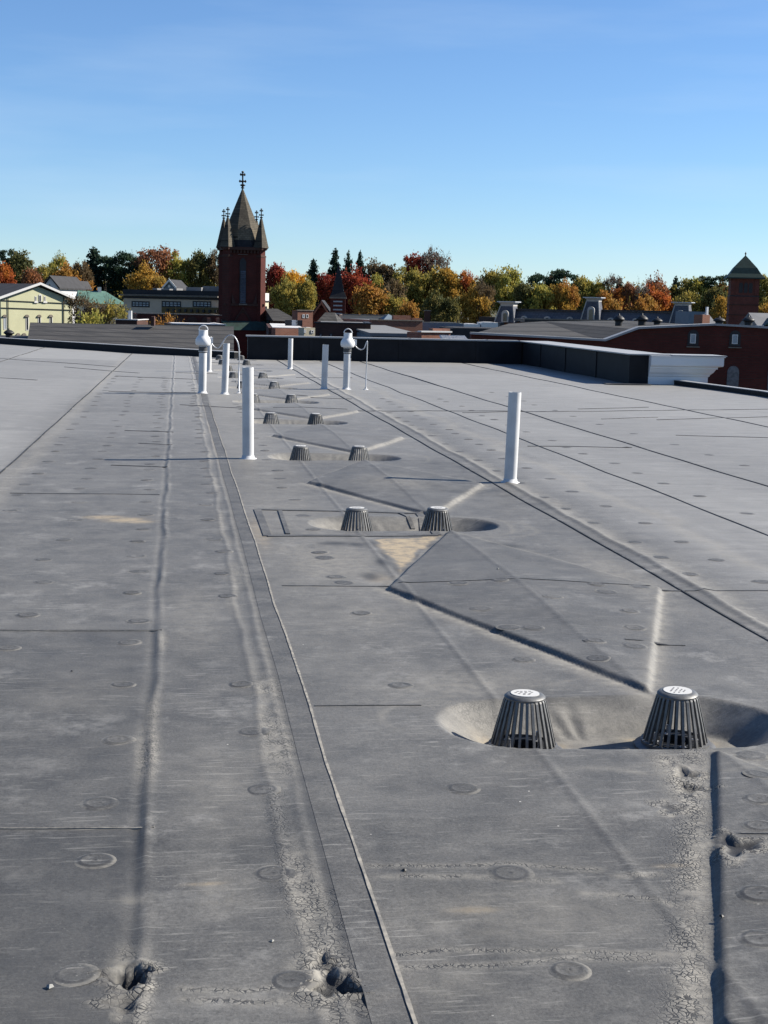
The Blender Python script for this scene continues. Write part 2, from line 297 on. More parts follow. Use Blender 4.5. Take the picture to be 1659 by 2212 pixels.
# stains, residue, cracks; cricket edge light and shade and far sheen painted in
pale = np.zeros_like(X); tan = np.zeros_like(X); dark = np.zeros_like(X); crack = np.zeros_like(X)
def blob(u, v, ru, rv, s=1.): p = rf(u, v); a = abs(rf(u+ru, v)[0]-p[0]); b = abs(rf(u, v-rv)[1]-p[1]); return s*np.exp(-(((X-p[0])/a)**2+((Y-p[1])/b)**2)**1.4)
def up(m, v): np.maximum(m, v, out=m)
for q in CRK:
    L, Nn, Rr, Fr = q; i1 = inward(X, Y, L, Nn); dd = seg_d(X, Y, L, Nn)
    up(pale, .75*np.exp(-(dd/.075)**2)*(i1 < 0)); up(pale, .55*np.exp(-(seg_d(X, Y, Nn, Rr)/.05)**2)); up(pale, .5*np.exp(-(seg_d(X, Y, Rr, Fr)/.05)**2)); up(pale, .4*np.exp(-(seg_d(X, Y, Fr, L)/.03)**2))  # silt along the left edges; sunlit right edges painted pale
    up(dark, .3*np.exp(-((i1-.010)/.012)**2)*(dd < .1))  # shade on the left step, painted into the colour
L, Nn = CRK[0][0], CRK[0][3]; dd = seg_d(X, Y, L, Nn); i1 = inward(X, Y, Nn, L); up(dark, .35*np.exp(-((i1-.02)/.022)**2)*(dd < .2))  # painted shade along the near cricket's left step
up(pale, .95*np.exp(-((i1+.045)/.045)**2)*(dd < .25)*(.75+.25*np.sin(9*Y))); up(crack, np.exp(-((i1+.07)/.05)**2)*(dd < .25)*(Y < 4.9))
P = [rf(*p) for p in ((1440, 1640), (1460, 1680), (1500, 1760))]; dd = poly_d(X, Y, P); up(crack, np.exp(-(dd/.05)**2)); up(pale, .9*np.exp(-(dd/.05)**2))
up(dark, .42*(X < -.09)*sst(-Y, -4.13, -4.09)); up(dark, .22*(X < -.09)*sst(-Y, -6.75, -6.6)*sst(Y, 4.1, 4.13)); up(pale, .22*np.exp(-((X-.8)/.32)**4)*sst(Y, 4, 9))
for q in CRK: up(dark, .14*sst(np.minimum.reduce([inward(X, Y, q[i], q[(i+1) % 4]) for i in range(4)]), 0, .04))
lapL = np.exp(-((X-.315-wob(Y, 2, .02))/.03)**2); up(pale, .5*lapL*(.6+.4*np.sin(Y*2.7))); up(crack, .8*lapL*(Y < 4.4)); up(crack, .9*np.exp(-((X-.40-wob(Y, 6, .02))/.02)**2)*(Y < 3.6))
up(pale, .45*np.exp(-((X-.40)/.02)**2)*(Y > 5))
for u, v, ru, rv, s in ((600, 1600, 40, 70, .8), (660, 1940, 45, 110, .8), (585, 1490, 40, 30, .7), (690, 2090, 60, 60, 1.), (700, 2150, 70, 40, .8), (320, 1620, 26, 60, .8), (330, 1540, 16, 50, .6), (275, 2100, 42, 60, 1.), (295, 2170, 35, 50, 1.),
                     (520, 1240, 30, 30, .4), (350, 1385, 14, 20, .5), (1000, 1525, 120, 14, .35), (1380, 1890, 60, 8, .6), (290, 1940, 40, 10, .5)):
    up(pale, blob(u, v, ru, rv, s)); up(crack, .9*blob(u, v, ru, rv, s))
for u, v, ru, rv, s in ((225, 1117, 42, 4, .8), (270, 1123, 45, 5, .9), (300, 1127, 30, 3, .8), (440, 1907, 42, 4, .45), (1020, 1968, 55, 8, .35), (1450, 1870, 40, 4, .4), (560, 1150, 20, 30, .35), (462, 935, 9, 40, .45), (448, 890, 6, 25, .4), (820, 1250, 30, 10, .3)):
    up(tan, blob(u, v, ru, rv, s))
T = [rf(808, 1166), rf(947, 1158), rf(866, 1230)]
sg = np.minimum.reduce([-inward(X, Y, T[i], T[(i+1) % 3]) for i in range(3)]); sg = np.maximum(sg, np.minimum.reduce([inward(X, Y, T[i], T[(i+1) % 3]) for i in range(3)])); up(tan, 1.3*sst(sg+wob(X*5, 1, .014)+wob(Y*4+X*9, 3, .012), -.02, .04))
up(dark, .5*np.exp(-((X-.44)/.05)**8)); up(dark, .55*np.exp(-((sg+wob(X*5, 1, .014)+.02)/.014)**2)*(np.abs(sg) < .1)*(.5+.5*np.sin(14*Y)))
up(pale, .42*np.exp(-((X+1.42-wob(Y, 3, .02))/.10)**2)); up(pale, .45*np.exp(-((X-2.98-wob(Y, 3, .03))/.10)**2)); up(pale, .4*np.exp(-((X-3.6-wob(Y, 5, .06))/.08)**2))
sheen_bleach = .85*sst(Y, 7, 34)  # grazing sky sheen painted into the colour, stronger with distance
up(sheen_bleach, .75*sst(-X, 1.40, 1.75)); up(sheen_bleach, .62*sst(X, 2.85, 3.6)+.2*sst(X, 5, 8))
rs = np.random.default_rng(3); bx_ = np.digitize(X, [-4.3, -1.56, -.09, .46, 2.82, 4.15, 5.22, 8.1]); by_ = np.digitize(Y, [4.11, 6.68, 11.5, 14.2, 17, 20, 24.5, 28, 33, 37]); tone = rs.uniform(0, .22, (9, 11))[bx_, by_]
sheen_bleach = np.clip(sheen_bleach*(.8+tone)+tone*.6*(Y > 4.11), 0, 1)
for y in DY[:5]:
    b = bowl(X, Y, y); th = np.arctan2(Y-y, X-1.6)
    for rr_, ss in ((.46, .35), (.60, .28), (.52, .2)): up(pale, ss*np.exp(-((b-rr_-.05*np.sin(3*th+y)-.03*np.sin(7*th+2*rr_*20))/.022)**2)*sst(np.sin(2*th+y+rr_*9), -.2, .5))
for u, v, ru, rv, s in ((720, 1215, 110, 40, .5), (640, 1190, 60, 20, .4), (800, 1330, 90, 30, .3), (1000, 1480, 200, 30, .35), (1500, 1560, 80, 60, .4), (850, 1050, 90, 18, .35), (1350, 1250, 60, 60, .4), (470, 1700, 90, 90, .2), (1100, 1980, 300, 60, .25), (950, 2120, 120, 60, .22), (480, 1920, 80, 50, .25), (160, 1500, 120, 40, .18), (420, 1330, 60, 60, .25)): up(pale, blob(u, v, ru, rv, s))
for (px, py), r, h in PITS:
    tq = np.arctan2(Y-py, X-px); rg_ = r*(1+.32*np.sin(3*tq+9*px)+.2*np.sin(5*tq+20*py)+.12*np.sin(9*tq)); qq = np.sqrt(((X-px)/rg_)**2+((Y-py)/(rg_*1.25))**2)
    up(dark, (1. if h > .015 else .55)*sst(-qq, -1.0, -.75)); up(pale, .9*np.exp(-((qq-1.5)/.45)**2)); up(crack, np.exp(-((qq-1.6)/.5)**2))
for u, v, ru, rv in ((1670, 1672, 0, 0), (720, 1175, 35, 4), (770, 1177, 22, 4), (1090, 1180, 40, 5), (800, 1245, 20, 8), (825, 1215, 16, 8)):
    if ru: up(dark, blob(u, v, ru, rv, .75))
for y in DY:
    b = bowl(X, Y, y); ins = sst(.335-b, 0, .05); xx = X-dshift(y)
    for c in DX: up(tan, .65*np.exp(-((np.hypot(xx-c, Y-y)-.15)/.05)**2)*(.5+.5*np.sin(9*np.arctan2(Y-y, xx-c)+y)))
    up(pale, .4*ins)
for P in (((855, 2062), (1000, 2050), (1300, 2060), (1490, 2066)), ((870, 2090), (1050, 2084), (1250, 2072), (1500, 2075)), ((800, 1872), (1100, 1868), (1290, 1880)), ((820, 1895), (1000, 1892), (1200, 1906)), ((395, 2135), (500, 2140), (600, 2132)), ((395, 2158), (520, 2162), (650, 2165)), ((640, 1860), (700, 1980), (740, 2080), (800, 2190)), ((720, 1840), (760, 1950), (770, 2040)), ((1260, 1930), (1400, 1940), (1480, 1960))):
    P = [rf(*p) for p in P]; dd = poly_d(X, Y+wob(X*4, 2, .006), P); up(crack, 1.1*np.exp(-(dd/.010)**2)); up(pale, .45*np.exp(-(dd/.02)**2))
for k, a in (('pale', pale), ('tan', tan), ('dark', dark), ('crack', crack), ('sheen_bleach', sheen_bleach)):
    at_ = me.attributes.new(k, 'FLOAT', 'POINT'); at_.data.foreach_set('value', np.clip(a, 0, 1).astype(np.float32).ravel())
def strip(name, P, w, m, lift=.002, step=.06, parent=roof, jit=0.):
    P = [np.array(p) for p in P]; pts = []
    for a, b in zip(P[:-1], P[1:]):
        n = max(1, int(np.hypot(*(b-a))/step)); pts += [a+(b-a)*i/n for i in range(n)]
    pts.append(P[-1]); mb = MB(); v = []; f = []
    for i, p in enumerate(pts):
        t = pts[min(i+1, len(pts)-1)]-pts[max(i-1, 0)]; t = t/np.hypot(*t); nn = np.array([-t[1], t[0]]); wj = w*(1+jit*random.uniform(-1, 1))
        a = p+nn*wj/2; b = p-nn*wj/2; za = float(zf(*a)); zb = float(zf(*b)); L_ = lift*(1+.04*p[1])
        v += [(a[0], a[1], za-.02), (a[0], a[1], za+L_), (b[0], b[1], zb+L_), (b[0], b[1], zb-.02)]
    for i in range(len(pts)-1):
        k = 4*i
        for j in range(3): f.append((k+j, k+j+1, k+j+5, k+j+4))
    f += [(0, 1, 2, 3), tuple(len(v)-4+j for j in (3, 2, 1, 0))]
    return mesh_obj(name, v, f, m, parent)
yy = lambda a, b, n=40: np.linspace(a, b, n)
strip('seam_tape', [(.465-.004*(y-3)*.5+float(wob(y, 2, .004)), y) for y in yy(-3, 40)], .085, 'membrane_dark', .0008)
strip('sealant_bead', [(.512-.004*(y-3)*.5+float(wob(y, 2, .004)), y) for y in yy(-3, 22)], .009, 'sealant', .003, jit=.3)
strip('seam_lip', [(2.82-.004*(y-6), y) for y in yy(-3, 39.4)], .012, 'membrane_line', .004)
for x, w in ((5.22, .016), (8.1, .016)): strip('seam_lip', [(x-.012*(y-20), y) for y in yy(0, 39.3)], w, 'membrane_line', .004)
strip('seam_lip', [(4.15-.01*(y-9)+float(wob(y, 2, .01)), y) for y in yy(3, 39)], .010, 'membrane_mid', .004)
strip('seam_lip', [(-1.56+.008*(y-12), y) for y in yy(3, 46)], .014, 'membrane_line', .004)
strip('seam_lip', [(-4.3+.008*(y-12), y) for y in yy(3, 46)], .012, 'membrane_line', .004)
CROSS = [((-20, 1360), (350, 1362)), ((-20, 1783), (333, 1783)), ((22, 1065), (345, 1069)), ((235, 845), (436, 850)), ((610, 1266), (840, 1266)), ((845, 1266), (1425, 1272)), ((240, 1004), (362, 1008)), ((1140, 964), (1365, 967)), ((1130, 890), (1659, 884)),
         ((1250, 883), (1400, 880)), ((590, 886), (1120, 889)), ((1430, 1275), (1659, 1277)), ((270, 930), (375, 934)), ((300, 958), (372, 961)), ((140, 795), (300, 806)), ((0, 778), (250, 792)), ((250, 812), (430, 820)), ((390, 874), (545, 884)), ((545, 905), (600, 906)),
         ((1350, 1390), (1480, 1392)), ((680, 1527), (910, 1527)), ((1540, 1815), (1659, 1820)), ((1000, 892), (1180, 889)), ((1420, 908), (1659, 900)), ((1460, 940), (1659, 946)), ((1300, 905), (1420, 902)), ((0, 820), (80, 824)), ((640, 858), (760, 862)), ((380, 805), (470, 808)), ((420, 782), (540, 786)), ((640, 815), (760, 816))]
for a, b in CROSS:
    a = rf(*a); b = rf(*b); d = (a[1]+b[1])/2; strip('cross_seam', [a, b], .006+.0016*d, 'membrane_line' if d > 13 else 'membrane_dark', .0025)
for a, b in (((-20, 1362), (350, 1364)), ((-20, 1786), (333, 1786))): strip('cross_seam', [rf(*a), rf(*b)], .004, 'sealant', .003)
PT = [(556, 1102), (905, 1109), (945, 1157), (578, 1160)]
for a, b in zip(PT, PT[1:]+PT[:1]): strip('patch_border', [rf(*a), rf(*b)], .055, 'membrane_dark', .004, .05)
for a, b in (((605, 1105), (622, 1156)), ((865, 1109), (893, 1122))): strip('patch_border', [rf(*a), rf(*b)], .03, 'membrane_dark', .005, .04)
# fastener plates under the sheet
def plate_mesh(n):
    mb = MB(); prof = [(.064, -.003), (.056, .0005), (.046, .0014), (.040, .0042), (.035, .0030), (.014, .0022), (.009, .0034), (.001, .0012)]
    mb.lathe(prof, n, cap=False); o = mb.obj('fastener_plate', 'membrane_plate', None, True); me_ = o.data; bpy.data.objects.remove(o); return me_
PM = plate_mesh(20)
pl = [rf(*p) for p in ((265, 1478), (255, 1598), (215, 1732), (205, 1855), (160, 2105), (565, 1707), (545, 1580), (590, 1887), (630, 2118), (520, 1480), (1000, 1705), (1103, 1887), (1230, 2098), (865, 1483), (923, 1578), (1130, 1427), (18, 1400), (60, 1328), (95, 1257), (285, 1280), (300, 1342), (490, 1287), (278, 1388),
     (1340, 1632), (1622, 1632), (1640, 1690), (1638, 1745), (1640, 1803), (1640, 2045), (1640, 1950), (1100, 1365), (1150, 1367), (1285, 1398), (1370, 1365), (1370, 1405), (1290, 1435), (1380, 1275), (1290, 1275), (1360, 1330), (1080, 1270), (990, 1272), (1195, 1305), (1040, 1325), (725, 1246), (700, 1205), (1310, 1290))]
for x, y0, y1, st in ((-.25, 8.2, 30, .62), (-.76, 8.6, 30, .75), (.25, 8.1, 28, .66), (.90, 7.0, 22, .75), (-1.25, 10.6, 30, .9), (3.4, 7., 24, .7), (4.4, 9, 24, .9), (3.05, 8, 22, .8), (5.8, 13, 26, 1.1)):
    y = y0
    while y < y1: pl.append((x+random.uniform(-.04, .04), y)); y += st*random.uniform(.7, 1.3)
for x, y in pl[:290]:
    if min(float(seg_d(np.array(x), np.array(y), q[i], q[(i+1) % 4])) for q in CRK for i in range(4)) < .075 or min(float(bowl(np.array(x), np.array(y), yb)) for yb in DY) < .40: continue
    gx_ = float(zf(x+.04, y)-zf(x-.04, y))/.08; gy_ = float(zf(x, y+.04)-zf(x, y-.04))/.08
    o = bpy.data.objects.new('fastener_plate', PM); C.objects.link(o); o.parent = roof; o.location = (x, y, float(zf(x, y))+.001); s = random.uniform(.88, 1.08); o.scale = (s, s, random.uniform(.3, 1.0)); o.rotation_euler = (math.atan(gy_)+random.uniform(-.012, .012), -math.atan(gx_)+random.uniform(-.012, .012), 0)
# edges of the roof, walls below
GZ = -11.
def curb(name, P, h, w, m, capm, root):
    for a, b in zip(P[:-1], P[1:]):
        a = Vector((*a, 0)); b = Vector((*b, 0)); t = (b-a).normalized(); n = Vector((-t.y, t.x, 0))
        z0 = -.25; mb = MB(); v = [a, b, b+n*w, a+n*w]
        mb.add([(p.x, p.y, z0) for p in v]+[(p.x, p.y, h+float(zf(p.x, p.y))*.9) for p in v], [(0, 3, 2, 1), (4, 5, 6, 7), (0, 1, 5, 4), (1, 2, 6, 5), (2, 3, 7, 6), (3, 0, 4, 7)]); mb.obj(name, m, root)
        q = [a-n*.01-t*.01, b-n*.01+t*.01, b+n*(w+.01)+t*.01, a+n*(w+.01)-t*.01]; mb = MB(); zz = [h+float(zf(p.x, p.y))*.9 for p in v]
        mb.add([(p.x, p.y, z+.002) for p, z in zip(q, zz)]+[(p.x, p.y, z+.016) for p, z in zip(q, zz)], [(0, 3, 2, 1), (4, 5, 6, 7), (0, 1, 5, 4), (1, 2, 6, 5), (2, 3, 7, 6), (3, 0, 4, 7)]); mb.obj('metal_cap', capm, root)
curb('edge_curb', [(1.72, 40.0), (-9.5, float(yfar(-9.5))-.1)], .17, .25, 'parapet_rubber', 'coping', roof)
curb('edge_curb', [(10.45, 31.2), (11.0, 25.8), (11.0, -7)], .09, .14, 'parapet_rubber', 'coping', roof)
mb = MB(); P = [(-15.9, -6.9), (11.0, -6.9), (11.0, 39.7), (1.8, 39.75), (-8, 50.6), (-15.9, 50.6)]; n = len(P)
mb.add([(x, y, GZ-1) for x, y in P]+[(x, y, -.16) for x, y in P], [(i, (i+1) % n, (i+1) % n+n, i+n) for i in range(n)]); mb.obj('wall', 'brick_red', roof)
# parapet with its return and the street cornice
pw = tag(empty('parapet_wall', (5.5, 39.5, 0)), 'low black rubber covered parapet with pale metal coping turning the roof corner', 'parapet')
PH = .62
def pbox(name, x0, x1, y0, y1, z0, z1, m, z1b=None): return MB().box(x0-5.5, x1-5.5, y0-39.5, y1-39.5, z0, z1).obj(name, m, pw)
pbox('back_wall', 1.9, 9.62, 39.45, 39.8, -.3, PH, 'parapet_rubber'); pbox('return_wall', 9.65, 10.0, 29.9, 39.8, -.3, PH-.005, 'parapet_rubber'); pbox('coping', 1.86, 9.55, 39.40, 39.85, PH+.002, PH+.04, 'coping'); pbox('coping', 9.56, 10.5, 29.55, 39.9, PH+.004, PH+.03, 'coping'); pbox('coping', 10.51, 11.72, 29.42, 30.3, PH+.006, PH+.024, 'coping')
pbox('end_panel', 9.60, 10.02, 29.6, 29.88, -.2, PH, 'parapet_rubber'); pbox('membrane_flap', 9.0, 10.0, 29.2, 29.55, .006, .02, 'membrane_mid')
for x in (3.6, 6.1, 8.3): pbox('lap_strip', x, x+.09, 39.43, 39.449, .0, PH-.01, 'parapet_rubber'); pbox('coping_joint', x+.3, x+.33, 39.39, 39.86, PH+.003, PH+.046, 'coping')
for y in (32.2, 34.9, 37.4): pbox('lap_strip', 9.63, 9.649, y, y+.1, .0, PH-.012, 'parapet_rubber')
cn = tag(empty('cornice', (10.03, 29.6, 0)), 'white moulded metal cornice end with stepped crown profile overhanging the street', 'cornice')
prof = [(.0, 0.), (.02, 0.), (.02, .17), (.05, .19), (.06, .22), (.12, .27), (.16, .33), (.17, .345), (.20, .35), (.20, .39), (.30, .41), (.31, .44), (.31, .60), (.34, .605), (.34, .622)]
mb = MB(); vv = []; ff = []; wid = 1.32
for p, z in prof: vv += [(-.0, -p*.5, z+.0), (wid+p*1.0, -p*.5, z), (wid+p*1.0, .7, z), (0, .7, z)]
for i in range(len(prof)-1):
    k = 4*i
    for a in range(3): ff.append((k+a, k+a+1, k+a+5, k+a+4))
ff += [tuple(4*i+0 for i in range(len(prof)))+tuple(4*i+3 for i in range(len(prof)-1, -1, -1))]; ff += [(0, 1, 2, 3), tuple(len(vv)-4+j for j in (3, 2, 1, 0))]
mb.add(vv, ff).obj('crown_moulding', 'cornice_white', cn)
# ------------------------------------------------------------------ terrain
def hgt(d): return np.interp(d, [0, 120, 250, 345, 430, 900], [GZ, GZ, -6.5, 0., 2.5, 3.])
gx = np.concatenate([np.linspace(-1500, -300, 9), np.linspace(-260, 260, 27), np.linspace(300, 1500, 9)]); gy = np.concatenate([np.linspace(-300, 60, 7), np.linspace(80, 480, 41), np.linspace(560, 3000, 12)])
GX, GY = np.meshgrid(gx, gy); GH = hgt(GX*fh[0]+GY*fh[1]); nn = len(gx)
g = mesh_obj('ground', np.stack([GX, GY, GH], -1).reshape(-1, 3), [(j*nn+i, j*nn+i+1, (j+1)*nn+i+1, (j+1)*nn+i) for j in range(len(gy)-1) for i in range(nn-1)], 'mulch', None, True); g['kind'] = 'structure'
# ------------------------------------------------------------------ roof drains
def drain_proto(nb):
    r = empty('roof_drain', (0, 0, 0))
    mb = MB(); mb.lathe([(.135, .0), (.135, .012), (.118, .02), (.10, .02), (.10, .0)], 32); autosmooth(mb.obj('clamp_ring', 'cast_iron', r))
    mb = MB(); mb.lathe([(.112, .018), (.114, .032), (.103, .034), (.101, .018)], 32, cap=False); mb.add([], []); autosmooth(mb.obj('base_ring', 'cast_iron', r))
    mb = MB(); mb.lathe([(.040, .196), (.058, .196), (.066, .194), (.068, .202), (.062, .209), (.050, .212), (.001, .212)], 32, cap=False); autosmooth(mb.obj('top_plate', 'cast_iron', r), 50)
    bars = []
    for i in range(nb):
        a = 2*math.pi*i/nb; ca, sa = math.cos(a), math.sin(a); w = .0042; v = []
        for rr, z, t in ((.108, .030, .010), (.092, .10, .009), (.076, .165, .009), (.070, .190, .008), (.062, .206, .007)):
            for dr, dw in ((-t, -w), (0, -w), (0, w), (-t, w)): v.append(((rr+dr)*ca-dw*sa, (rr+dr)*sa+dw*ca, z))
        bars.append((v, [(4*j+k, 4*j+(k+1) % 4, 4*j+4+(k+1) % 4, 4*j+4+k) for j in range(4) for k in range(4)]+[(3, 2, 1, 0), (16, 17, 18, 19)]))
    for k in range(4):
        a = .6+k*math.pi/2; c = (.07*math.cos(a), .07*math.sin(a), 0); mb = MB(); mb.lathe([(.012, .01), (.012, .03), (.006, .032), (.006, .062), (.001, .062)], 8, c); mb.obj('bolt', 'conduit', r)
    MB().lathe([(.085, .004), (.085, .03), (.055, .03), (.055, .004)], 20).obj('sump_bowl', 'iron', r)
    return r, bars
near, bars = drain_proto(26)
def copy_tree(o, parent=None):
    c = o.copy(); C.objects.link(c); c.parent = parent
    for ch in list(o.children): copy_tree(ch, c)
    return c
for v, f in bars: mesh_obj('bar', v, f, 'cast_iron', near)
stk = MB().lathe([(.047, .2125), (.047, .2145), (.001, .2145)], 28, cap=False).obj('sticker', 'sticker', near)
mb = MB()
for dy, xs_ in ((.018, (-.02, -.008, .006, .02)), (.004, (-.03, -.012, .004, .024)), (-.010, (-.022, -.004, .014)), (-.022, (-.008, .008))):
    for x in xs_: mb.box(x-.004, x+.004, dy-.0025, dy+.0025, .2146, .2152)
mb.obj('print', 'ink', stk)
far, fbars = drain_proto(22)
mb = MB()
for v, f in fbars: mb.add(v, f)
mb.obj('cage', 'cast_iron', far); MB().lathe([(.047, .2125), (.047, .2145), (.001, .2145)], 20, cap=False).obj('sticker', 'sticker', far)
place = ['nearest', 'second', 'third', 'fourth', 'fifth', 'sixth', 'seventh', 'eighth', 'ninth', 'tenth', 'eleventh']
first = {0: True, 1: True}
for k, y in enumerate(DY):
    for s in (0, 1):
        if k == 7 and s == 1: continue
        kind = 0 if k < 3 else 1; src = near if kind == 0 else far
        o = src if first[kind] else copy_tree(src); first[kind] = False
        o.location = (DX[s]+dshift(y)+(.01*math.sin(3*k+s)), y+.012*math.sin(5*k+2*s), -.112); o.rotation_euler = (random.uniform(-.025, .025), random.uniform(-.025, .025), .7*k+s); o.scale = (1.15, 1.15, 1.08)
        side = 'lap seam tape' if s == 0 else 'long black seam'
        lab = ('large drain dome with white sticker in the open sump, towards the %s' % side if k == 0 else
               'slotted drain dome standing inside the taped rectangular patch' if (k, s) == (1, 0) else 'slotted drain dome beside the bare tan triangle, at the edge of the taped patch' if (k, s) == (1, 1) else
               'slotted drain dome of the %s sump from the taped patch, towards the %s' % (['', '', 'first', 'second', 'third', 'fourth', 'fifth', 'sixth', 'seventh', 'eighth', 'ninth'][k], side))
        tag(o, lab, 'roof drain', 'roof drains along the valley')
lf = MB().add([(0, 0, .004), (.05, .012, .012), (.09, 0, .006), (.05, -.014, .010), (.045, 0, .02)], [(0, 1, 4), (1, 2, 4), (2, 3, 4), (3, 0, 4), (0, 3, 2, 1)]).obj('fallen_leaf', 'iron')
lf.location = (1.42, 4.93, -.110); lf.rotation_euler = (0, 0, .4); tag(lf, 'small dark curled leaf lying in the sump between the two drain domes', 'leaf')
for i, (u, v, s) in enumerate(((107, 2135, .011), (874, 1883, .008), (588, 2032, .006), (1558, 1992, .008), (330, 2285, .006), (155, 1450, .006), (1075, 1246, .008))):
    x, y = rf(u, v)
    o = mesh_obj('pebble', [(s*a*random.uniform(.7, 1.2), s*b*random.uniform(.7, 1.2), s*.6*c) for a, b, c in ((1, 0, 0), (0, 1, 0), (-1, 0, 0), (0, -1, 0), (0, 0, 1), (0, 0, -.6), (.6, .6, .6), (-.6, .5, .5))], [(0, 1, 6), (1, 4, 6), (4, 0, 6), (1, 2, 7), (2, 4, 7), (4, 1, 7), (2, 3, 4), (3, 0, 4), (0, 3, 5), (3, 2, 5), (2, 1, 5), (1, 0, 5)], 'pebble' if i % 2 == 0 else 'iron')
    o.location = (x, y, float(zf(x, y))+s*.35); tag(o, ('white pebble beside the large fastener plate at the left torn blister', 'small dark crumb between the lap tape and a fastener plate', 'tiny pale grit on the sheet left of the cracked lap strip', 'dark crumb lying right of the cracked silt line', 'tiny white grit on the sheet with the torn blister', 'dark crumb on the far left sheet by a cross seam', 'tiny pale grit on the second cricket')[i], 'pebble', 'loose pebbles')
# ------------------------------------------------------------------ vent pipes
def pipe(u, v, h, label, r=.057, lean=(0, 0), name='vent_pipe', zlow=0.):
    x, y = rf(u, v); z = float(zf(x, y)); o = empty(name, (x, y, z-.004))
    mb = MB(); mb.lathe([(r, 0), (r, h), (r*.86, h), (r*.86, h-.12), (r*.84, h-.12), (.001, h-.12)], 28, cap=False); p = autosmooth(mb.obj('pipe', 'pvc', o)); 
    MB().lathe([(r*1.55, .0), (r*1.5, .007), (r*1.12, .012), (r*1.08, .035), (r*1.0, .037)], 24, cap=False).obj('flashing_boot', 'pvc', o, True)
    o.rotation_euler = (lean[0], lean[1], 0); tag(o, label, 'pipe', 'white vent pipes'); return o
pipe(536, 991, .915, 'tall plain white vent pipe standing between the lap seam and the third pair of drains', lean=(0, -.012))
pipe(1102, 1042, .815, 'plain white vent pipe standing alone on the long black seam beside the second cricket', lean=(0, .018))
pipe(485, 852, .86, 'plain white vent pipe between the fan pipe and the arched conduit', lean=(0, .03)); pipe(451, 803, .78, 'plain white vent pipe just behind the fan pipe with the arched cable', lean=(0, 0.01))
pipe(626.5, 797, .73, 'plain white vent pipe standing in front of the black parapet, farthest along the black seam', lean=(0, .01)); pipe(700, 840, .82, 'plain white vent pipe beside the fan pipe near the black parapet', lean=(0, .02))
def fan(u, v, h, label, cut):
    o = pipe(u, v, h, label, .066, (0, .012), 'fan_pipe')
    o['group'] = 'pipes topped with extraction fans'
    cp = MB().lathe([(.070, h-.13), (.074, h-.125), (.074, h-.015), (.070, h-.01)], 24, cap=False).obj('rubber_coupling', 'rubber', o)
    for zz in (h-.115, h-.03): MB().lathe([(.0745, zz), (.077, zz+.002), (.077, zz+.010), (.0745, zz+.012)], 24, cap=False).obj('hose_clamp', 'conduit', cp)
    f = MB().lathe([(.055, h-.02), (.115, h-.005), (.128, h+.015), (.132, h+.055), (.126, h+.095), (.100, h+.135), (.078, h+.16), (.076, h+.25), (.07, h+.25), (.07, h+.17), (.001, h+.17)], 32, cap=False); autosmooth(f.obj('fan_housing', 'fan_white', o), 40)
    mb = MB(); n = 20; R_ = .075
    mb.tube([(R_*math.cos(a), 0, h+.25+R_*math.sin(a)) for a in np.linspace(0, math.pi, n)], .009, 8); mb.obj('outlet_hoop', 'fan_white', o)
    MB().box(.125, .165, -.03, .03, h+.03, h+.13).obj('wiring_box', 'fan_white', o)
    return o
fA = fan(437, 850, .82, 'white fan pipe with round housing, beside the arched conduit', 1); fB = fan(748, 841, .79, 'white fan pipe with round housing in front of the black parapet', 0)
def cable_run(name, pts, r, m, label):
    pts = [Vector(p) for p in pts]; base = pts[0].copy(); o = empty(name, base); out = []
    for i in range(len(pts)-1):
        p0 = pts[max(i-1, 0)]; p1 = pts[i]; p2 = pts[i+1]; p3 = pts[min(i+2, len(pts)-1)]
        for k in range(6):
            t = k/6; out.append(.5*((2*p1)+(p2-p0)*t+(2*p0-5*p1+4*p2-p3)*t*t+(3*p1-p0-3*p2+p3)*t**3))
    out.append(pts[-1]); MB().tube([p-base for p in out], r, 8).obj('conduit', m, o, True); MB().lathe([(.05, -.002), (.05, .006), (.022, .02), (.02, .05)], 16).obj('flashing', 'pvc', o)
    return tag(o, label, 'conduit')
x, y = rf(516, 850); d = 24.6
pp = lambda u, v: at(u, v, d)
cable_run('arched_conduit', [(x, y, 0)]+[pp(*p) for p in ((516.5, 800), (517, 770), (515, 745), (508, 729), (499, 724), (489, 728), (480, 742), (472, 752), (464, 750), (457, 742), (452, 733))], .011, 'conduit', 'thin grey conduit rising from the roof and arching over to the fan pipe')
x, y = rf(790, 842); d = 26.4
cable_run('straight_conduit', [(x, y, 0)]+[pp(*p) for p in ((791, 810), (792.5, 775), (793.5, 745), (793, 737), (790, 745), (786, 753), (778, 755), (770, 750), (766, 742), (765, 733))], .010, 'conduit', 'thin grey upright conduit with a looping cable up to the fan pipe before the parapet')
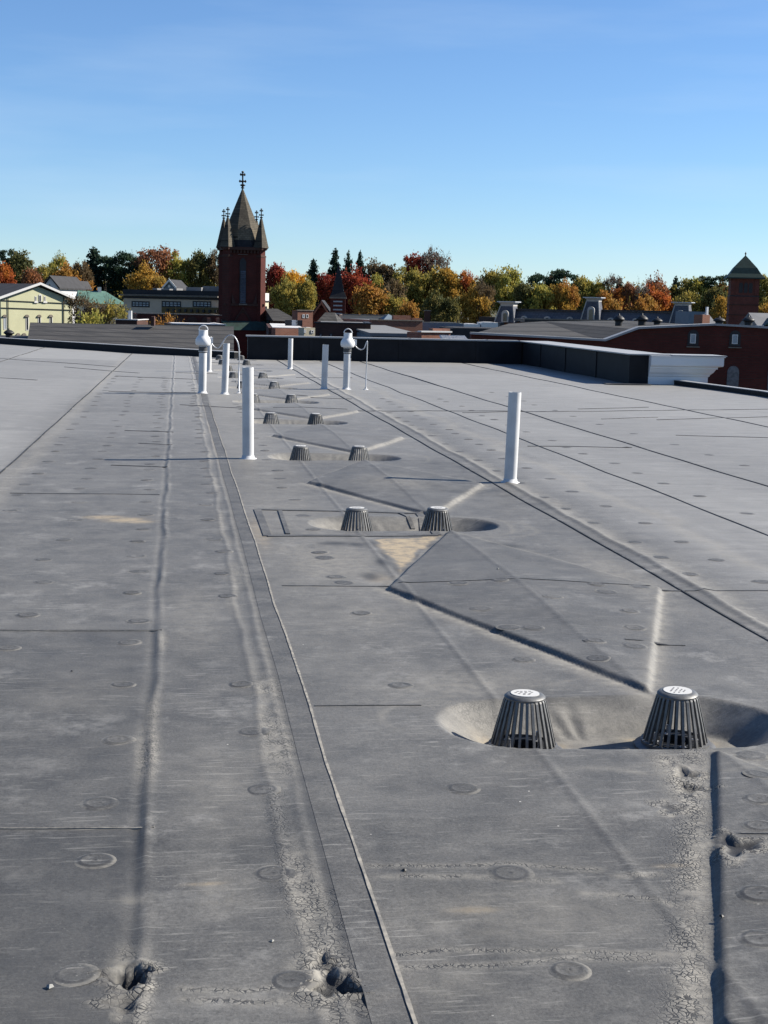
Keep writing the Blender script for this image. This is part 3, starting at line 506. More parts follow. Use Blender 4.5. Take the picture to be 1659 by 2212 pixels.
# ------------------------------------------------------------------ town buildings
class Bld:
    def __init__(s, name, label, cat, u0, u1, v, d, rz=0., ground=None, group=None):
        s.rz = math.radians(rz); p = at(u0, v, d); s.o = Vector((p.x, p.y, 0)); s.e = Vector((math.cos(s.rz), math.sin(s.rz), 0)); s.n = Vector((-math.sin(s.rz), math.cos(s.rz), 0))
        s.g = float(hgt(p.x*fh[0]+p.y*fh[1])) if ground is None else ground
        s.root = tag(empty(name, (p.x, p.y, s.g), s.rz), label, cat, group); s.w = s.uv(u1, v)[0]
    def uv(s, u, v, y=0.):
        q = Vector(ray(u, v)); t = (s.o+s.n*y).dot(s.n)/q.dot(s.n); p = q*t; p.z += EYE
        return ((p-s.o).dot(s.e), p.z-s.g)
    def poly(s, name, pts, y0, y1, m, parent=None, down=False):
        P = [s.uv(u, v, y0) for u, v in pts]
        if down: P = [(P[0][0], -.5)]+P+[(P[-1][0], -.5)]
        return MB().prism(P, y0, y1).obj(name, m, parent or s.root)
    def rect(s, name, u0, v0, u1, v1, y0, y1, m, parent=None):
        a = s.uv(u0, v0, y0); b = s.uv(u1, v1, y0); return MB().box(a[0], b[0], y0, y1, min(a[1], b[1]), max(a[1], b[1])).obj(name, m, parent or s.root)
    def box(s, name, x0, x1, y0, y1, z0, z1, m, parent=None): return MB().box(x0, x1, y0, y1, z0, z1).obj(name, m, parent or s.root)
    def solid(s, name, v, f, m, parent=None): return mesh_obj(name, v, f, m, parent or s.root)
    def arch(s, name, u0, u1, vt, vb, y0, y1, m, parent=None, pointed=False, n=8):
        (x0, zt), (x1, zb) = s.uv(u0, vt, y0), s.uv(u1, vb, y0); r = (x1-x0)/2; c = (x0+x1)/2; zs = zt-r*(1.4 if pointed else 1.)
        if pointed: top = [(x1, zs), (c+r*.82, zs+r*.55), (c+r*.45, zs+r*1.05), (c, zt), (c-r*.45, zs+r*1.05), (c-r*.82, zs+r*.55), (x0, zs)]
        else: top = [(c+r*math.cos(a), zs+r*math.sin(a)) for a in np.linspace(0, math.pi, n+1)]
        return MB().prism([(x0, zb), (x1, zb)]+top, y0, y1).obj(name, m, parent or s.root)
    def window(s, u0, v0, u1, v1, fm='trim_white', pm='glass_dark', y=-.03, fr=.08, mull=0, arch=False, sill=None):
        (x0, za), (x1, zb) = s.uv(u0, v0, y), s.uv(u1, v1, y); zb, za = min(za, zb), max(za, zb); mb = MB()
        mb.box(x0, x0+fr, y, y+.06, zb, za); mb.box(x1-fr, x1, y, y+.06, zb, za); mb.box(x0+fr, x1-fr, y+.002, y+.06, za-fr, za); mb.box(x0+fr, x1-fr, y+.002, y+.06, zb, zb+fr)
        for k in range(mull): xm = x0+(x1-x0)*(k+1)/(mull+1); mb.box(xm-fr*.35, xm+fr*.35, y+.004, y+.055, zb+fr, za-fr)
        if mull: mb.box(x0+fr, x1-fr, y+.008, y+.05, (za+zb)/2-fr*.3, (za+zb)/2+fr*.3)
        w = mb.obj('window', fm, s.root); MB().box(x0+fr*.5, x1-fr*.5, y+.02, y+.045, zb+fr*.5, za-fr*.5).obj('pane', pm, w)
        if sill: MB().box(x0-.12, x1+.12, y-.08, y+.02, zb-.16, zb-.005).obj('sill', sill, w)
        return w
    def flatroof(s, dep, z, wall, roofm, par=.35, coping=None):
        s.box('wall', 0, s.w, 0, dep, -.5, z, wall); s.box('roof', .25, s.w-.25, .25, dep-.25, z+.002, z+.03, roofm)
        if coping: s.box('coping', -.06, s.w+.06, -.06, .26, z+.004, z+.07, coping); s.box('coping', s.w-.24, s.w+.06, .262, dep, z+.006, z+.06, coping)
# pale yellow gabled building
b = Bld('yellow_building', 'pale yellow painted brick building with white raked gable and arched attic window', 'building', 1.5, 156, 646, 142, 38)
w = b.w; zl = b.uv(1.5, 646)[1]; xp, zp = b.uv(88, 620); zr = b.uv(156, 647)[1]; zr = zl = (zl+zr)/2; xp = w*.52; dep = 16
MB().prism([(0, -.5), (w, -.5), (w, zr), (xp, zp), (0, zl)], 0, dep).obj('wall', 'brick_yellow', b.root)
rr = b.solid('roof', [(-.4, -.3, zl-.05), (xp, -.3, zp+.12), (w+.4, -.3, zr-.05), (-.4, dep, zl-.05), (xp, dep, zp+.12), (w+.4, dep, zr-.05), (-.4, -.3, zl+.1), (xp, -.3, zp+.32), (w+.4, -.3, zr+.1), (-.4, dep, zl+.1), (xp, dep, zp+.32), (w+.4, dep, zr+.1)],
        [(6, 7, 10, 9), (7, 8, 11, 10), (0, 3, 4, 1), (1, 4, 5, 2), (0, 1, 7, 6), (1, 2, 8, 7), (3, 9, 10, 4), (4, 10, 11, 5), (0, 6, 9, 3), (2, 5, 11, 8)], 'roof_dark')
for x0, z0, x1, z1 in ((-.42, zl-.1, xp, zp+.22), (xp, zp+.22, w+.42, zr-.1)): MB().prism([(x0, z0), (x1, z1), (x1, z1+.24), (x0, z0+.24)], -.42, -.31).obj('rake_board', 'trim_white', rr)
for u, v0, v1, hw in ((77.5, 640, 651, 2), (97, 640, 651, 2)): b.window(u-hw, v0, u+hw, v1, 'trim_white', fr=.05, sill='trim_white')
aw = b.arch('arched_window', 84, 90, 635, 651, -.05, .02, 'trim_white'); b.arch('pane', 85.5, 88.5, 638, 650, -.07, -.02, 'glass_dark', aw)
for u, v0, v1 in ((11, 684, 712), (59, 684, 714), (85.5, 684, 714), (110.5, 684, 714), (40, 724, 740), (53, 724, 740)):
    wv = b.window(u-3.3, v0, u+3.3, v1, 'trim_white', 'pane_grey' if u < 20 else 'glass_dark', fr=.06); b.arch('hood_mould', u-4.4, u+4.4, v0-4.5, v0+1, -.12, .0, 'stone', wv)
for u in (19, 138.5): b.rect('downpipe', u-.7, 640 if u > 100 else 642, u+.7, 735, -.12, -.02, 'trim_dark')
for v0, v1 in ((648, 655), (664, 669)): b.poly('wall_cable', [(3, v0), (155, v1), (155, v1+1), (3, v0+1)], -.1, -.03, 'trim_dark')
# grey shingled roof right behind our edge
b = Bld('shingle_roof_building', 'long building with plain grey shingled roof slope just beyond the roof edge', 'building', 60, 500, 740, 53.5, -2, GZ)
A = [b.uv(57, 750), b.uv(505, 770)]; R1 = [b.uv(65, 696.5, 8), b.uv(505, 705, 8)]
b.solid('roof', [(A[0][0], 0, A[0][1]), (A[1][0], 0, A[0][1]), (R1[1][0], 8, R1[1][1]), (R1[0][0], 8, R1[0][1]), (A[0][0], 16, A[0][1]), (A[1][0], 16, A[0][1])], [(0, 1, 2, 3), (3, 2, 5, 4), (0, 3, 4), (1, 5, 2), (0, 4, 5, 1)], 'shingle_grey')
b.box('wall', A[0][0]+.3, A[1][0]-.3, .4, 15.6, -.5, A[0][1]-.06, 'brick_brown')
b.rect('chimney', 326, 684, 333, 704, 6.2, 7.2, 'brick_brown')
def mushroom(u, vt, vb, d, wpx, label, m='iron', body='iron'):
    p = at(u, vb, d); s = d/F; h = (vb-vt)*s; r = wpx*s/2; o = empty('roof_ventilator', p)
    MB().lathe([(r*.62, -.15), (r*.62, h*.45), (r*.7, h*.47), (r*.7, h*.55)], 20).obj('throat', body, o); MB().lathe([(r*.75, h*.50), (r, h*.56), (r, h*.62), (r*.86, h*.70), (r*.5, h*.82), (r*.14, h*.86), (r*.12, h*.96), (.01, h)], 20).obj('hood', m, o, True)
    return tag(o, label, 'ventilator', 'old mushroom roof ventilators')
b2 = Bld('low_dark_roof_building', 'low building with flat black roof below the pale yellow gable', 'building', -60, 62, 735, 58, -2, GZ); b2.flatroof(6, b2.uv(0, 733.5)[1], 'brick_brown', 'roof_dark')
mushroom(19.5, 709, 735, 59.5, 23, 'dark mushroom ventilator standing on the low black roof below the pale yellow gable')
# hillside houses on the left
def gable_house(name, label, u0, u1, veave, vpeak, d, rz, wall, roofm, dep=8, side=False):
    b = Bld(name, label, 'house', u0, u1, veave, d, rz); ze = b.uv(u0, veave)[1]; zp = b.uv((u0+u1)/2, vpeak)[1]; w = b.w
    MB().prism([(0, -.5), (w, -.5), (w, ze), (w/2, zp), (0, ze)], 0, dep).obj('wall', wall, b.root)
    k = .35; t = .25
    b.solid('roof', [(-k, -.3, ze-.15), (w/2, -.3, zp+.1), (w+k, -.3, ze-.15), (-k, dep+.3, ze-.15), (w/2, dep+.3, zp+.1), (w+k, dep+.3, ze-.15), (-k, -.3, ze+t-.15), (w/2, -.3, zp+t+.1), (w+k, -.3, ze+t-.15), (-k, dep+.3, ze+t-.15), (w/2, dep+.3, zp+t+.1), (w+k, dep+.3, ze+t-.15)],
        [(6, 7, 10, 9), (7, 8, 11, 10), (0, 3, 4, 1), (1, 4, 5, 2), (0, 1, 7, 6), (1, 2, 8, 7), (3, 9, 10, 4), (4, 10, 11, 5), (0, 6, 9, 3), (2, 5, 11, 8)], roofm)
    return b
b = gable_house('hill_house', 'white house with dark gabled roof among trees above the pale yellow building', 92, 126, 622, 600, 215, -18, 'house_white', 'roof_dark', 10); b.window(104, 612, 110, 620, fr=.08)
MB().prism([(b.w*.2, b.uv(92, 622)[1]), (b.w*.5, b.uv(92, 603)[1]), (b.w*.8, b.uv(92, 622)[1])], 9.9, 15).obj('wing', 'roof_dark', b.root)
b = gable_house('hill_house', 'small blue grey house gable peeking over the flat tan building', 351, 382, 625, 608, 240, -12, 'blue_grey_wall', 'roof_dark', 9); b.arch('attic_window', 363, 368, 615, 621, -.05, .02, 'trim_white')
for x0, x1, s in ((0, b.w/2, 1), (b.w/2, b.w, -1)):
    z0 = b.uv(351, 625)[1]; z1 = b.uv(366, 608)[1]; MB().prism([(x0, z0 if s > 0 else z1), (x1, z1 if s > 0 else z0), (x1, (z1 if s > 0 else z0)+.4), (x0, (z0 if s > 0 else z1)+.4)], -.45, -.31).obj('rake_board', 'trim_white', b.root)
b = Bld('green_roof_house', 'house with pale green copper roof slope behind brown leafless shrubs', 'house', 176, 258, 655, 165, 8); w = b.w; z = b.uv(176, 655)[1]; zt = b.uv(176, 633)[1]+.3
b.box('wall', 0, w, 0, 9, -.5, z, 'wall_cream'); b.solid('roof', [(-.3, -.3, z), (w+.8, -.3, z), (w-1.2, 4.5, zt), (-.1, 4.5, zt), (-.3, 9.3, z), (w+.8, 9.3, z)], [(0, 1, 2, 3), (3, 2, 5, 4), (0, 3, 4), (1, 5, 2), (0, 4, 5, 1)], 'copper_pale')
for u in (182, 193, 204, 216, 228, 240): b.window(u-2.6, 661, u+2.6, 672, fr=.08)
b.rect('chimney', 212, 620, 219, 640, 4, 5, 'house_white')
# flat tan building
b = Bld('tan_building', 'flat roofed tan commercial building with dark cornice band and ribbon windows', 'building', 267, 473, 627, 140, -24)
zt = b.uv(267, 627)[1]; w = b.w; L_ = 13.5; b.box('wall', 0, w, 0, L_, -.5, zt, 'wall_tan'); b.box('roof', .3, w-.3, .3, L_-.3, zt+.002, zt+.05, 'roof_grey')
zz = lambda v: b.uv(267, v)[1]
b.box('fascia', -.05, w+.02, -.06, -.002, zz(635), zt+.1, 'roof_dark'); b.box('cornice', -.4, w+.03, -.42, -.003, zz(638.5), zz(635.5), 'stone'); b.box('shadow_band', -.02, w+.03, -.08, -.004, zz(644), zz(638.8), 'trim_dark')
b.box('side_fascia', w+.003, w+.06, -.06, L_, zz(642), zt+.1, 'trim_white'); b.box('side_band', w+.004, w+.2, -.08, L_, zz(644), zz(642.2), 'trim_dark'); b.box('side_wall', w+.003, w+.04, .01, L_-.01, zz(680), zz(644.3), 'wall_cream')
for u0, u1 in ((284, 323), (349, 391), (416, 456)): b.window(u0, 650, u1, 664, 'trim_dark', 'pane_grey', mull=4, fr=.12)
b.poly('canopy', [(349, 663), (472, 664.5), (472, 677), (349, 676)], -1.2, -.05, 'mustard'); cz = b.uv(349, 664, -1.2)[1]
for k in range(9): x = b.uv(349, 664, -1.3)[0]+.5+k*.62; b.box('bracket', x, x+.2, -1.36, -1.202, cz-.38, cz-.1, 'trim_dark')
for k in range(5):
    y = 8.3+k*1.0; mb = MB().box(w+.045, w+.09, y, y+.62, zz(672), zz(655)).obj('side_window', 'glass_dark', b.root)
for u, hh, ww in ((300, .35, .5), (318, .3, .9), (372, .6, 1.6), (403, .8, 4.5), (440, .7, 3.), (345, .4, .4)): x = b.uv(u, 627)[0]; b.box('rooftop_unit', x, x+ww, 3+ww*.2, 4.5+ww*.2, zt+.05, zt+.05+hh*.7, 'roof_grey')
b = Bld('arched_brick_building', 'low dark red brick building with round arches in front of the tan building', 'building', 296, 478, 677, 116, 4); zt = b.uv(296, 678)[1]; b.flatroof(8, zt, 'brick_deep', 'roof_dark', coping='stone')
for u in (350, 388, 415, 447): b.arch('arch', u-12, u+12, 683, 712, -.06, .02, 'brick_brown')
for u in (452, 471): b.rect('pier', u-3, 687, u+3, 704, -1.5, -.7, 'brick_orange')
b = Bld('white_shed', 'low shed with white flat roof beside the arched brick building', 'building', 250, 296, 690, 105, -8); b.flatroof(5, b.uv(250, 691)[1], 'brick_brown', 'roof_white', coping='roof_white'); b.rect('door', 277, 671, 284, 691, 2, 2.3, 'trim_white')
b = Bld('white_roof_strip_building', 'low building showing only a white flat roof edge between shingled roof and church tower', 'building', 372, 486, 701, 84, 5); b.flatroof(6, b.uv(372, 700.5)[1], 'brick_brown', 'roof_white', coping='roof_white')
def pyramid(mb, cx, cy, levels, rot=0.):
    v = []; f = []
    for h, z in levels:
        for k in range(4): a = rot+math.pi/4+k*math.pi/2; v.append((cx+h*math.sqrt(2)*math.cos(a), cy+h*math.sqrt(2)*math.sin(a), z))
    for j in range(len(levels)-1):
        for k in range(4): f.append((4*j+k, 4*j+(k+1) % 4, 4*j+4+(k+1) % 4, 4*j+4+k))
    f += [(3, 2, 1, 0), tuple(4*(len(levels)-1)+k for k in range(4))]; return mb.add(v, f)
def finial(parent, cx, cy, z, h):
    mb = MB().lathe([(.10*h, 0), (.10*h, .05*h), (.05*h, .1*h), (.045*h, .16*h), (.045*h, .88*h), (.085*h, .93*h), (.07*h, .97*h), (.005, h)], 10, (cx, cy, z))
    mb.lathe([(.04*h, .10*h), (.16*h, .17*h), (.16*h, .20*h), (.04*h, .26*h)], 10, (cx, cy, z))
    for zz, r in ((.40, .16), (.78, .11)):
        for a in (0, 1): mb.box(cx-(r*h if a == 0 else .045*h), cx+(r*h if a == 0 else .045*h), cy-(r*h if a else .045*h), cy+(r*h if a else .045*h), z+(zz-.04)*h, z+(zz+.045)*h)
        for k in range(4): a = k*math.pi/2; mb.lathe([(.02*h, -.07*h), (.07*h, 0), (.02*h, .09*h)], 6, (cx+r*h*math.cos(a), cy+r*h*math.sin(a), z+zz*h))
    return mb.obj('finial', 'iron', parent)
# ------------------------------------------------------------------ church tower
D = 128.; s_ = D/F
b = Bld('church_tower', 'tall dark red brick church tower with slate spire, corner pinnacles and louvred window', 'tower', 483.5, 573, 600, D, 5)
Wt = b.w; zB = b.uv(480, 694)[1]; zT = b.uv(525, 533)[1]; bt = .62
b.box('shaft', .25, Wt-.25, .25, Wt-.25, -.5, zT, 'brick_deep')
q4 = math.radians(45)
for x in (.42, Wt-.42):
    for y in (.42, Wt-.42):
        q = MB(); pyramid(q, x, y, [(.36, zB-3), (.36, zT-.9)], q4); q = q.obj('buttress', 'brick_deep', b.root)
        c = MB(); pyramid(c, x, y, [(.39, zT-.89), (.39, zT-.76), (.33, zT-.70)], q4); c.obj('buttress_cap', 'brick_brown', q); c = MB(); pyramid(c, x, y, [(.33, zT-.695), (.33, zT-.1)], q4); c.obj('upper_pier', 'brick_deep', q)
b.box('cornice', -.06, Wt+.06, -.06, Wt+.06, zT-.28, zT-.05, 'brick_brown')
for k in range(11): x = .25+k*(Wt-.5)/10.6; b.box('corbel', x, x+.16, .06, .249, zT-.55, zT-.285, 'brick_brown')
zS = b.uv(525, 658, 0)[1]
b.box('string_course', .05, Wt-.05, .1, .248, zS-.12, zS+.08, 'brick_brown')
lw = b.arch('louvre_window', 518, 531, 556, 656, .16, .3, 'trim_dark', pointed=True)
(xa, z1), (xb, z0) = b.uv(519.3, 585, .16), b.uv(530, 655, .16); mb = MB(); n = 17
for k in range(n): z = z0+(z1-z0)*k/n; mb.add([(xa, .06, z), (xb, .06, z), (xb, .15, z+.14), (xa, .15, z+.14), (xa, .06, z+.04), (xb, .06, z+.04), (xb, .15, z+.18), (xa, .15, z+.18)], [(0, 1, 2, 3), (4, 7, 6, 5), (0, 4, 5, 1), (3, 2, 6, 7), (0, 3, 7, 4), (1, 5, 6, 2)])
q = mb.obj('louvres', 'slate_blue', lw); q['kind'] = 'stuff'
b.rect('arch_transom', 514, 549, 535, 550.5, .12, .2, 'stone', lw); b.rect('sill', 516, 656, 534, 659, .0, .2, 'stone', lw)
for x, k in ((.74, 1), (Wt-.74, -1)): b.solid('weathering', [(x, .2, zS+.1), (x, .05, zS+.1), (x+.35*k, .05, zS+.1), (x, .2, zS+1.)], [(0, 1, 2), (0, 1, 3), (1, 2, 3), (0, 2, 3)], 'brick_brown')
ga = b.arch('lower_arch', 508, 541, 669, 712, .13, .24, 'brick_brown', pointed=True); b.arch('recess', 511.5, 537.5, 675, 712, .10, .2, 'brick_deep', ga, pointed=True)
(x0, zb_), (x1, _) = b.uv(507, 692, .1), b.uv(542, 692, .1); xc = (x0+x1)/2; zpk = b.uv(524, 663, .1)[1]
for a0, a1 in ((x0, xc), (xc, x1)): zA, zC = (zb_, zpk) if a0 == x0 else (zpk, zb_); MB().prism([(a0, zA-.14), (a1, zC-.14), (a1, zC), (a0, zA)], .04, .128).obj('hood_mould', 'brick_brown', ga)
# copper skirt and nave stump
sk = b.solid('copper_skirt', [(-.55, -.6, zB-.75), (Wt+.55, -.6, zB-.75), (Wt+.55, Wt+.5, zB-.75), (-.55, Wt+.5, zB-.75), (-.02, -.02, zB+.05), (Wt+.02, -.02, zB+.05), (Wt+.02, Wt, zB+.05), (-.02, Wt, zB+.05)], [(0, 3, 2, 1), (4, 5, 6, 7), (0, 1, 5, 4), (1, 2, 6, 5), (2, 3, 7, 6), (3, 0, 4, 7)], 'copper_green')
for x in (-.45, Wt-.0): MB().prism([(x-.1, zB-.7), (x+.55, zB-.7), (x+.225, zB+.15)], -.68, .4).obj('gablet', 'copper_green', sk)
b.box('base', -.45, Wt+.45, -.5, Wt+.4, -.5, zB-.76, 'brick_deep')
c_ = Wt/2; HS = (533-408)*s_
lv = [(1.50, 0), (1.47, .12*HS), (1.42, .30*HS), (1.30, .38*HS), (.10, .97*HS)]
def slab(i, j, m, za=0., zb=0.):
    p = [(h/math.cos(math.pi/8), zT+z) for h, z in lv[i:j]]; o = MB().lathe(p, 8, (c_, c_, 0), math.pi/8).obj('spire_slates', m, b.root); return o
slab(0, 2, 'slate_dark'); slab(1, 3, 'slate_tan'); slab(2, 5, 'slate_mid')
mb = MB(); mb.lathe([(.27, zT+.88*HS), (.07, zT+.99*HS), (.05, zT+1.02*HS)], 8, (c_, c_, 0), math.pi/8); mb.obj('copper_tip', 'copper_green', b.root)
finial(b.root, c_, c_, zT+1.0*HS, (408-371)*s_)
for x in (.36, Wt-.36):
    for y in (.36, Wt-.36):
        mb = MB(); pyramid(mb, x, y, [(.50, zT-.05), (.44, zT+.25), (.075, zT+2.5)], q4); p = mb.obj('pinnacle', 'slate_mid', b.root); finial(p, x, y, zT+2.45, .98)
        c = MB(); pyramid(c, x, y, [(.37, zT-.25), (.46, zT-.052)], q4); c.obj('pinnacle_base', 'brick_brown', p)
# ------------------------------------------------------------------ downtown roofs
def simple(name, label, u0, u1, v, d, rz, dep, wall, roofm, coping=None, cat='building'):
    b = Bld(name, label, cat, u0, u1, v, d, rz); b.flatroof(dep, b.uv(u0, v)[1], wall, roofm, coping=coping); return b
b = simple('brick_annex', 'sunlit red brick block attached behind the church tower, below the cream windowed end wall', 576, 596, 668, 142, 22, 1.2, 'brick_orange', 'roof_grey')
b = Bld('grey_slope_building', 'plain grey shingle roof slope between the church tower and a small brick block', 'building', 590, 648, 694, 125, 5); z0 = b.uv(590, 693)[1]; z1 = b.uv(595, 667, 5)[1]; w = b.w
b.box('wall', .2, w-.2, .2, 10, -.5, z0-.02, 'brick_brown'); b.solid('roof', [(0, 0, z0), (w, 0, z0), (w-1.2, 5, z1), (0, 5, z1), (0, 10.2, z0), (w, 10.2, z0)], [(0, 1, 2, 3), (3, 2, 5, 4), (0, 3, 4), (1, 5, 2), (0, 4, 5, 1)], 'shingle_grey')
b = simple('brick_block', 'small sunlit brick block with two tiny square windows near the pointed spire', 643, 676, 671, 116, 22, 1., 'brick_orange', 'roof_dark', 'stone')
for u, p in ((656, 'pane_grey'), (664, 'glass_dark')): b.window(u-2.4, 679, u+2.4, 687, 'trim_white', p, fr=.04)
b = gable_house('gabled_hall', 'dark brick hall with steep gable and pale rake boards beside the pointed spire', 673, 715, 686, 655, 155, -8, 'brick_deep', 'slate_dark', 8)
for s in (0, 1):
    z0 = b.uv(673, 686)[1]; z1 = b.uv(694, 655)[1]; w = b.w; x0, x1, za, zb_ = (0, w/2, z0, z1) if s == 0 else (w/2, w, z1, z0); MB().prism([(x0, za-.1), (x1, zb_-.1), (x1, zb_+.2), (x0, za+.2)], -.42, -.31).obj('rake_board', 'brick_orange', b.root)
b.rect('tie_beam', 680, 666.5, 708, 668, -.2, -.01, 'brick_orange')
b = Bld('spire_tower', 'slim dark brick tower with tall plain pointed slate spire before red maples', 'tower', 714, 746, 642, 150, -7); w = b.w; zt = b.uv(714, 642)[1]; za = b.uv(725.5, 571)[1]
b.box('shaft', 0, w, 0, w, -.5, zt, 'brick_deep'); b.box('eave_band', -.12, w+.12, -.12, w+.12, zt-.12, zt+.04, 'stone'); mb = MB(); pyramid(mb, w/2, w/2, [(w/2+.1, zt+.05), (w/2-.15, zt+.6), (.05, za)]); mb.obj('spire', 'slate_dark', b.root)
for k in range(5):
    z = zt-.5-.42*k; b.box('louvre', .3, w-.3, -.08, -.002, z, z+.14, 'pane_grey' if k < 4 else 'stone')
b = simple('white_roof_building', 'low brick building with bright white flat roof to the right of the church tower', 580, 664, 708, 90, -3, 18, 'brick_brown', 'roof_white')
zt = b.uv(580, 708)[1]
for u in (622, 635, 647): x = b.uv(u, 700)[0]; b.box('rooftop_box', x, x+.45, 8, 8.5, zt+.03, zt+.42, 'trim_white' if u == 635 else 'trim_dark')
simple('brick_front', 'low sunlit brick front, set apart and turned to the sun before the bright white flat roof', 595, 656, 709.5, 85, 24, .5, 'brick_orange', 'roof_grey')  # front wall of the white roofed building, added separately and angled into the sun
b = simple('cream_block', 'small cream painted wall with dark square windows below the white roofs', 657, 683, 708, 84, 20, .8, 'wall_cream', 'roof_white'); b.window(657, 712, 661, 719, fr=.05); b.window(672, 713, 678, 720, fr=.05)
b = simple('dark_brick_building', 'dark brick building with flat black edged roof in front of the gabled hall', 681, 801, 698, 74, -6, 7, 'brick_brown', 'roof_grey', 'trim_dark')
zt = b.uv(681, 698)[1]; w = b.w; b.solid('roof_hood', [(.1, .4, zt+.1), (1.15, .4, zt+.1), (1.5, 2.6, zt+.1), (.1, 2.6, zt+.1), (.5, 1.5, zt+.55), (1.0, 1.5, zt+.55)], [(0, 1, 5, 4), (1, 2, 5), (2, 3, 4, 5), (3, 0, 4), (0, 3, 2, 1)], 'shingle_grey')
for u in (690, 712): b.window(u, 720, u+6, 729, 'trim_dark', 'pane_grey', fr=.05)
simple('long_grey_building', 'long plain grey walled flat building in front of the orange trees', 741, 848, 680, 128, -3, 6, 'wall_tan', 'roof_grey', 'roof_grey')
b = simple('parapet_brick_building', 'weathered brick building with stepped parapet and pale blue skylight', 803, 913, 692, 92, 12, 6, 'brick_orange', 'roof_grey', 'stone')
zt = b.uv(803, 692)[1]
for u0, u1, v in ((850, 887, 681), (890, 912, 687)): b.rect('raised_parapet', u0, v, u1, 692.2, .3, .6, 'brick_orange')
b.solid('skylight', [(1.1, .8, zt+.04), (2.2, .8, zt+.04), (2.2, 2, zt+.04), (1.1, 2, zt+.04), (1.65, 1.4, zt+.42)], [(0, 1, 4), (1, 2, 4), (2, 3, 4), (3, 0, 4), (0, 3, 2, 1)], 'blue_grey_wall')
for u in (823, 880): b.rect('chimney', u-1.5, 688, u+1.5, 694, 1, 1.3, 'brick_brown')
b = Bld('pale_roof_building', 'building with broad pale grey low sloped roof in front of the brick parapet', 'building', 803, 908, 719, 70, 3); w = b.w; z0 = b.uv(803, 719)[1]; z1 = b.uv(850, 703, 9)[1]
b.box('wall', 0, w, .1, 9, -.5, z0-.05, 'blue_grey_wall'); b.solid('roof', [(-.1, 0, z0), (w, 0, z0), (w, 9, z1), (-.1+w*.05, 9, z1), (-.1, 0, z0-.15), (w, 0, z0-.15)], [(0, 1, 2, 3), (4, 5, 1, 0), (1, 5, 2), (4, 0, 3)], 'roof_grey')
b = Bld('chimney_stack', 'square dark brick chimney stack with pale cap before golden trees', 'chimney', 917, 930, 672, 98, -8); b.box('stack', 0, b.w, 0, b.w, -.5, b.uv(917, 672)[1], 'brick_brown'); b.box('cap', -.05, b.w+.05, -.05, b.w+.05, b.uv(917, 672)[1]+.002, b.uv(917, 670)[1], 'stone')
simple('teal_edge_building', 'flat building with dark teal roof edge beside the chimney stack', 908, 1002, 697, 95, -4, 5, 'blue_grey_wall', 'roof_dark')
b = simple('stepped_brick_building', 'sunlit brick wall with white capped stepped top behind the corrugated canopy', 911, 973, 718, 64, 24, 1.2, 'brick_orange', 'roof_grey', 'trim_white'); b.rect('raised_parapet', 935, 709.5, 972, 718.3, .27, .6, 'brick_orange')
simple('black_flat_building', 'long flat building with black roof edge behind the corrugated canopy', 974, 1097, 709, 82, -4, 6, 'roof_dark', 'roof_dark')
for i, (u0, u1, v, lab) in enumerate(((1003, 1037, 700, 'low white rooftop box with dark gap, next to the teal edged roof'), (1040, 1076, 696.5, 'taller white rooftop box with sloped side, before the mansard roof'))): simple('rooftop_box', lab, u0, u1, v, 100, -6, 3, 'trim_white', 'roof_white', cat='rooftop box')
b = Bld('corrugated_canopy', 'small corrugated pale metal canopy roof just beyond the black parapet', 'canopy', 955, 1012, 735, 52, -3); w = b.w; z0 = b.uv(955, 735)[1]; z1 = z0+.12; mb = MB(); n = 22
for k in range(n): x0 = w*k/n; x1 = w*(k+1)/n; xm = (x0+x1)/2; mb.add([(x0, 0, z0), (xm, 0, z0+.05), (x1, 0, z0), (x0+.1, 1.6, z1), (xm+.1, 1.6, z1+.05), (x1+.1, 1.6, z1)], [(0, 1, 4, 3), (1, 2, 5, 4)])
mb.obj('sheet', 'metal_light', b.root); b.box('fascia', -.05, w+.05, -.04, -.005, z0-.12, z0-.01, 'trim_dark'); b.box('support', .1, w-.1, .1, 1.5, -.5, z0-.05, 'brick_brown')
for i, u in enumerate((1085, 1104, 1113)):
    simple('rooftop_duct', ('small dark rooftop duct box next to the taller white rooftop box', 'small grey rooftop duct box between two dark ones', 'small dark rooftop duct box close to the pale fascia corner')[i], u-4, u+4, 700 if i else 697, 90, 0, .6, 'trim_dark' if i != 1 else 'boarding', 'roof_grey', cat='duct'); 
# ------------------------------------------------------------------ mansard building
MD = 137.
b = Bld('mansard_building', 'long dark slate mansard roof building with three flat topped pavilions and arched dormers', 'building', 1068, 1500, 692, MD, -31)
def mans(u0, u1, vt, vb, y0, dep, m='slate_blue'):
    (x0, zt), (x1, zb_) = b.uv(u0, vt, y0), b.uv(u1, vb, y0); k = .5
    return b.solid('mansard_slope', [(x0, y0, zb_), (x1, y0, zb_), (x1, y0+dep, zb_), (x0, y0+dep, zb_), (x0, y0+k, zt), (x1, y0+k, zt), (x1, y0+dep-k, zt), (x0, y0+dep-k, zt)], [(0, 3, 2, 1), (4, 5, 6, 7), (0, 1, 5, 4), (1, 2, 6, 5), (2, 3, 7, 6), (3, 0, 4, 7)], m)
for u0, u1, vt, vb in ((1108, 1258, 670, 694), (1292, 1452, 672, 698)):
    q = mans(u0, u1, vt, vb, .8, 6); (x0, zt), (x1, _) = b.uv(u0, vt, .8), b.uv(u1, vt, .8); b.box('curb_moulding', x0, x1, 1.1, 1.5, zt+.002, zt+.16, 'trim_dark', q)
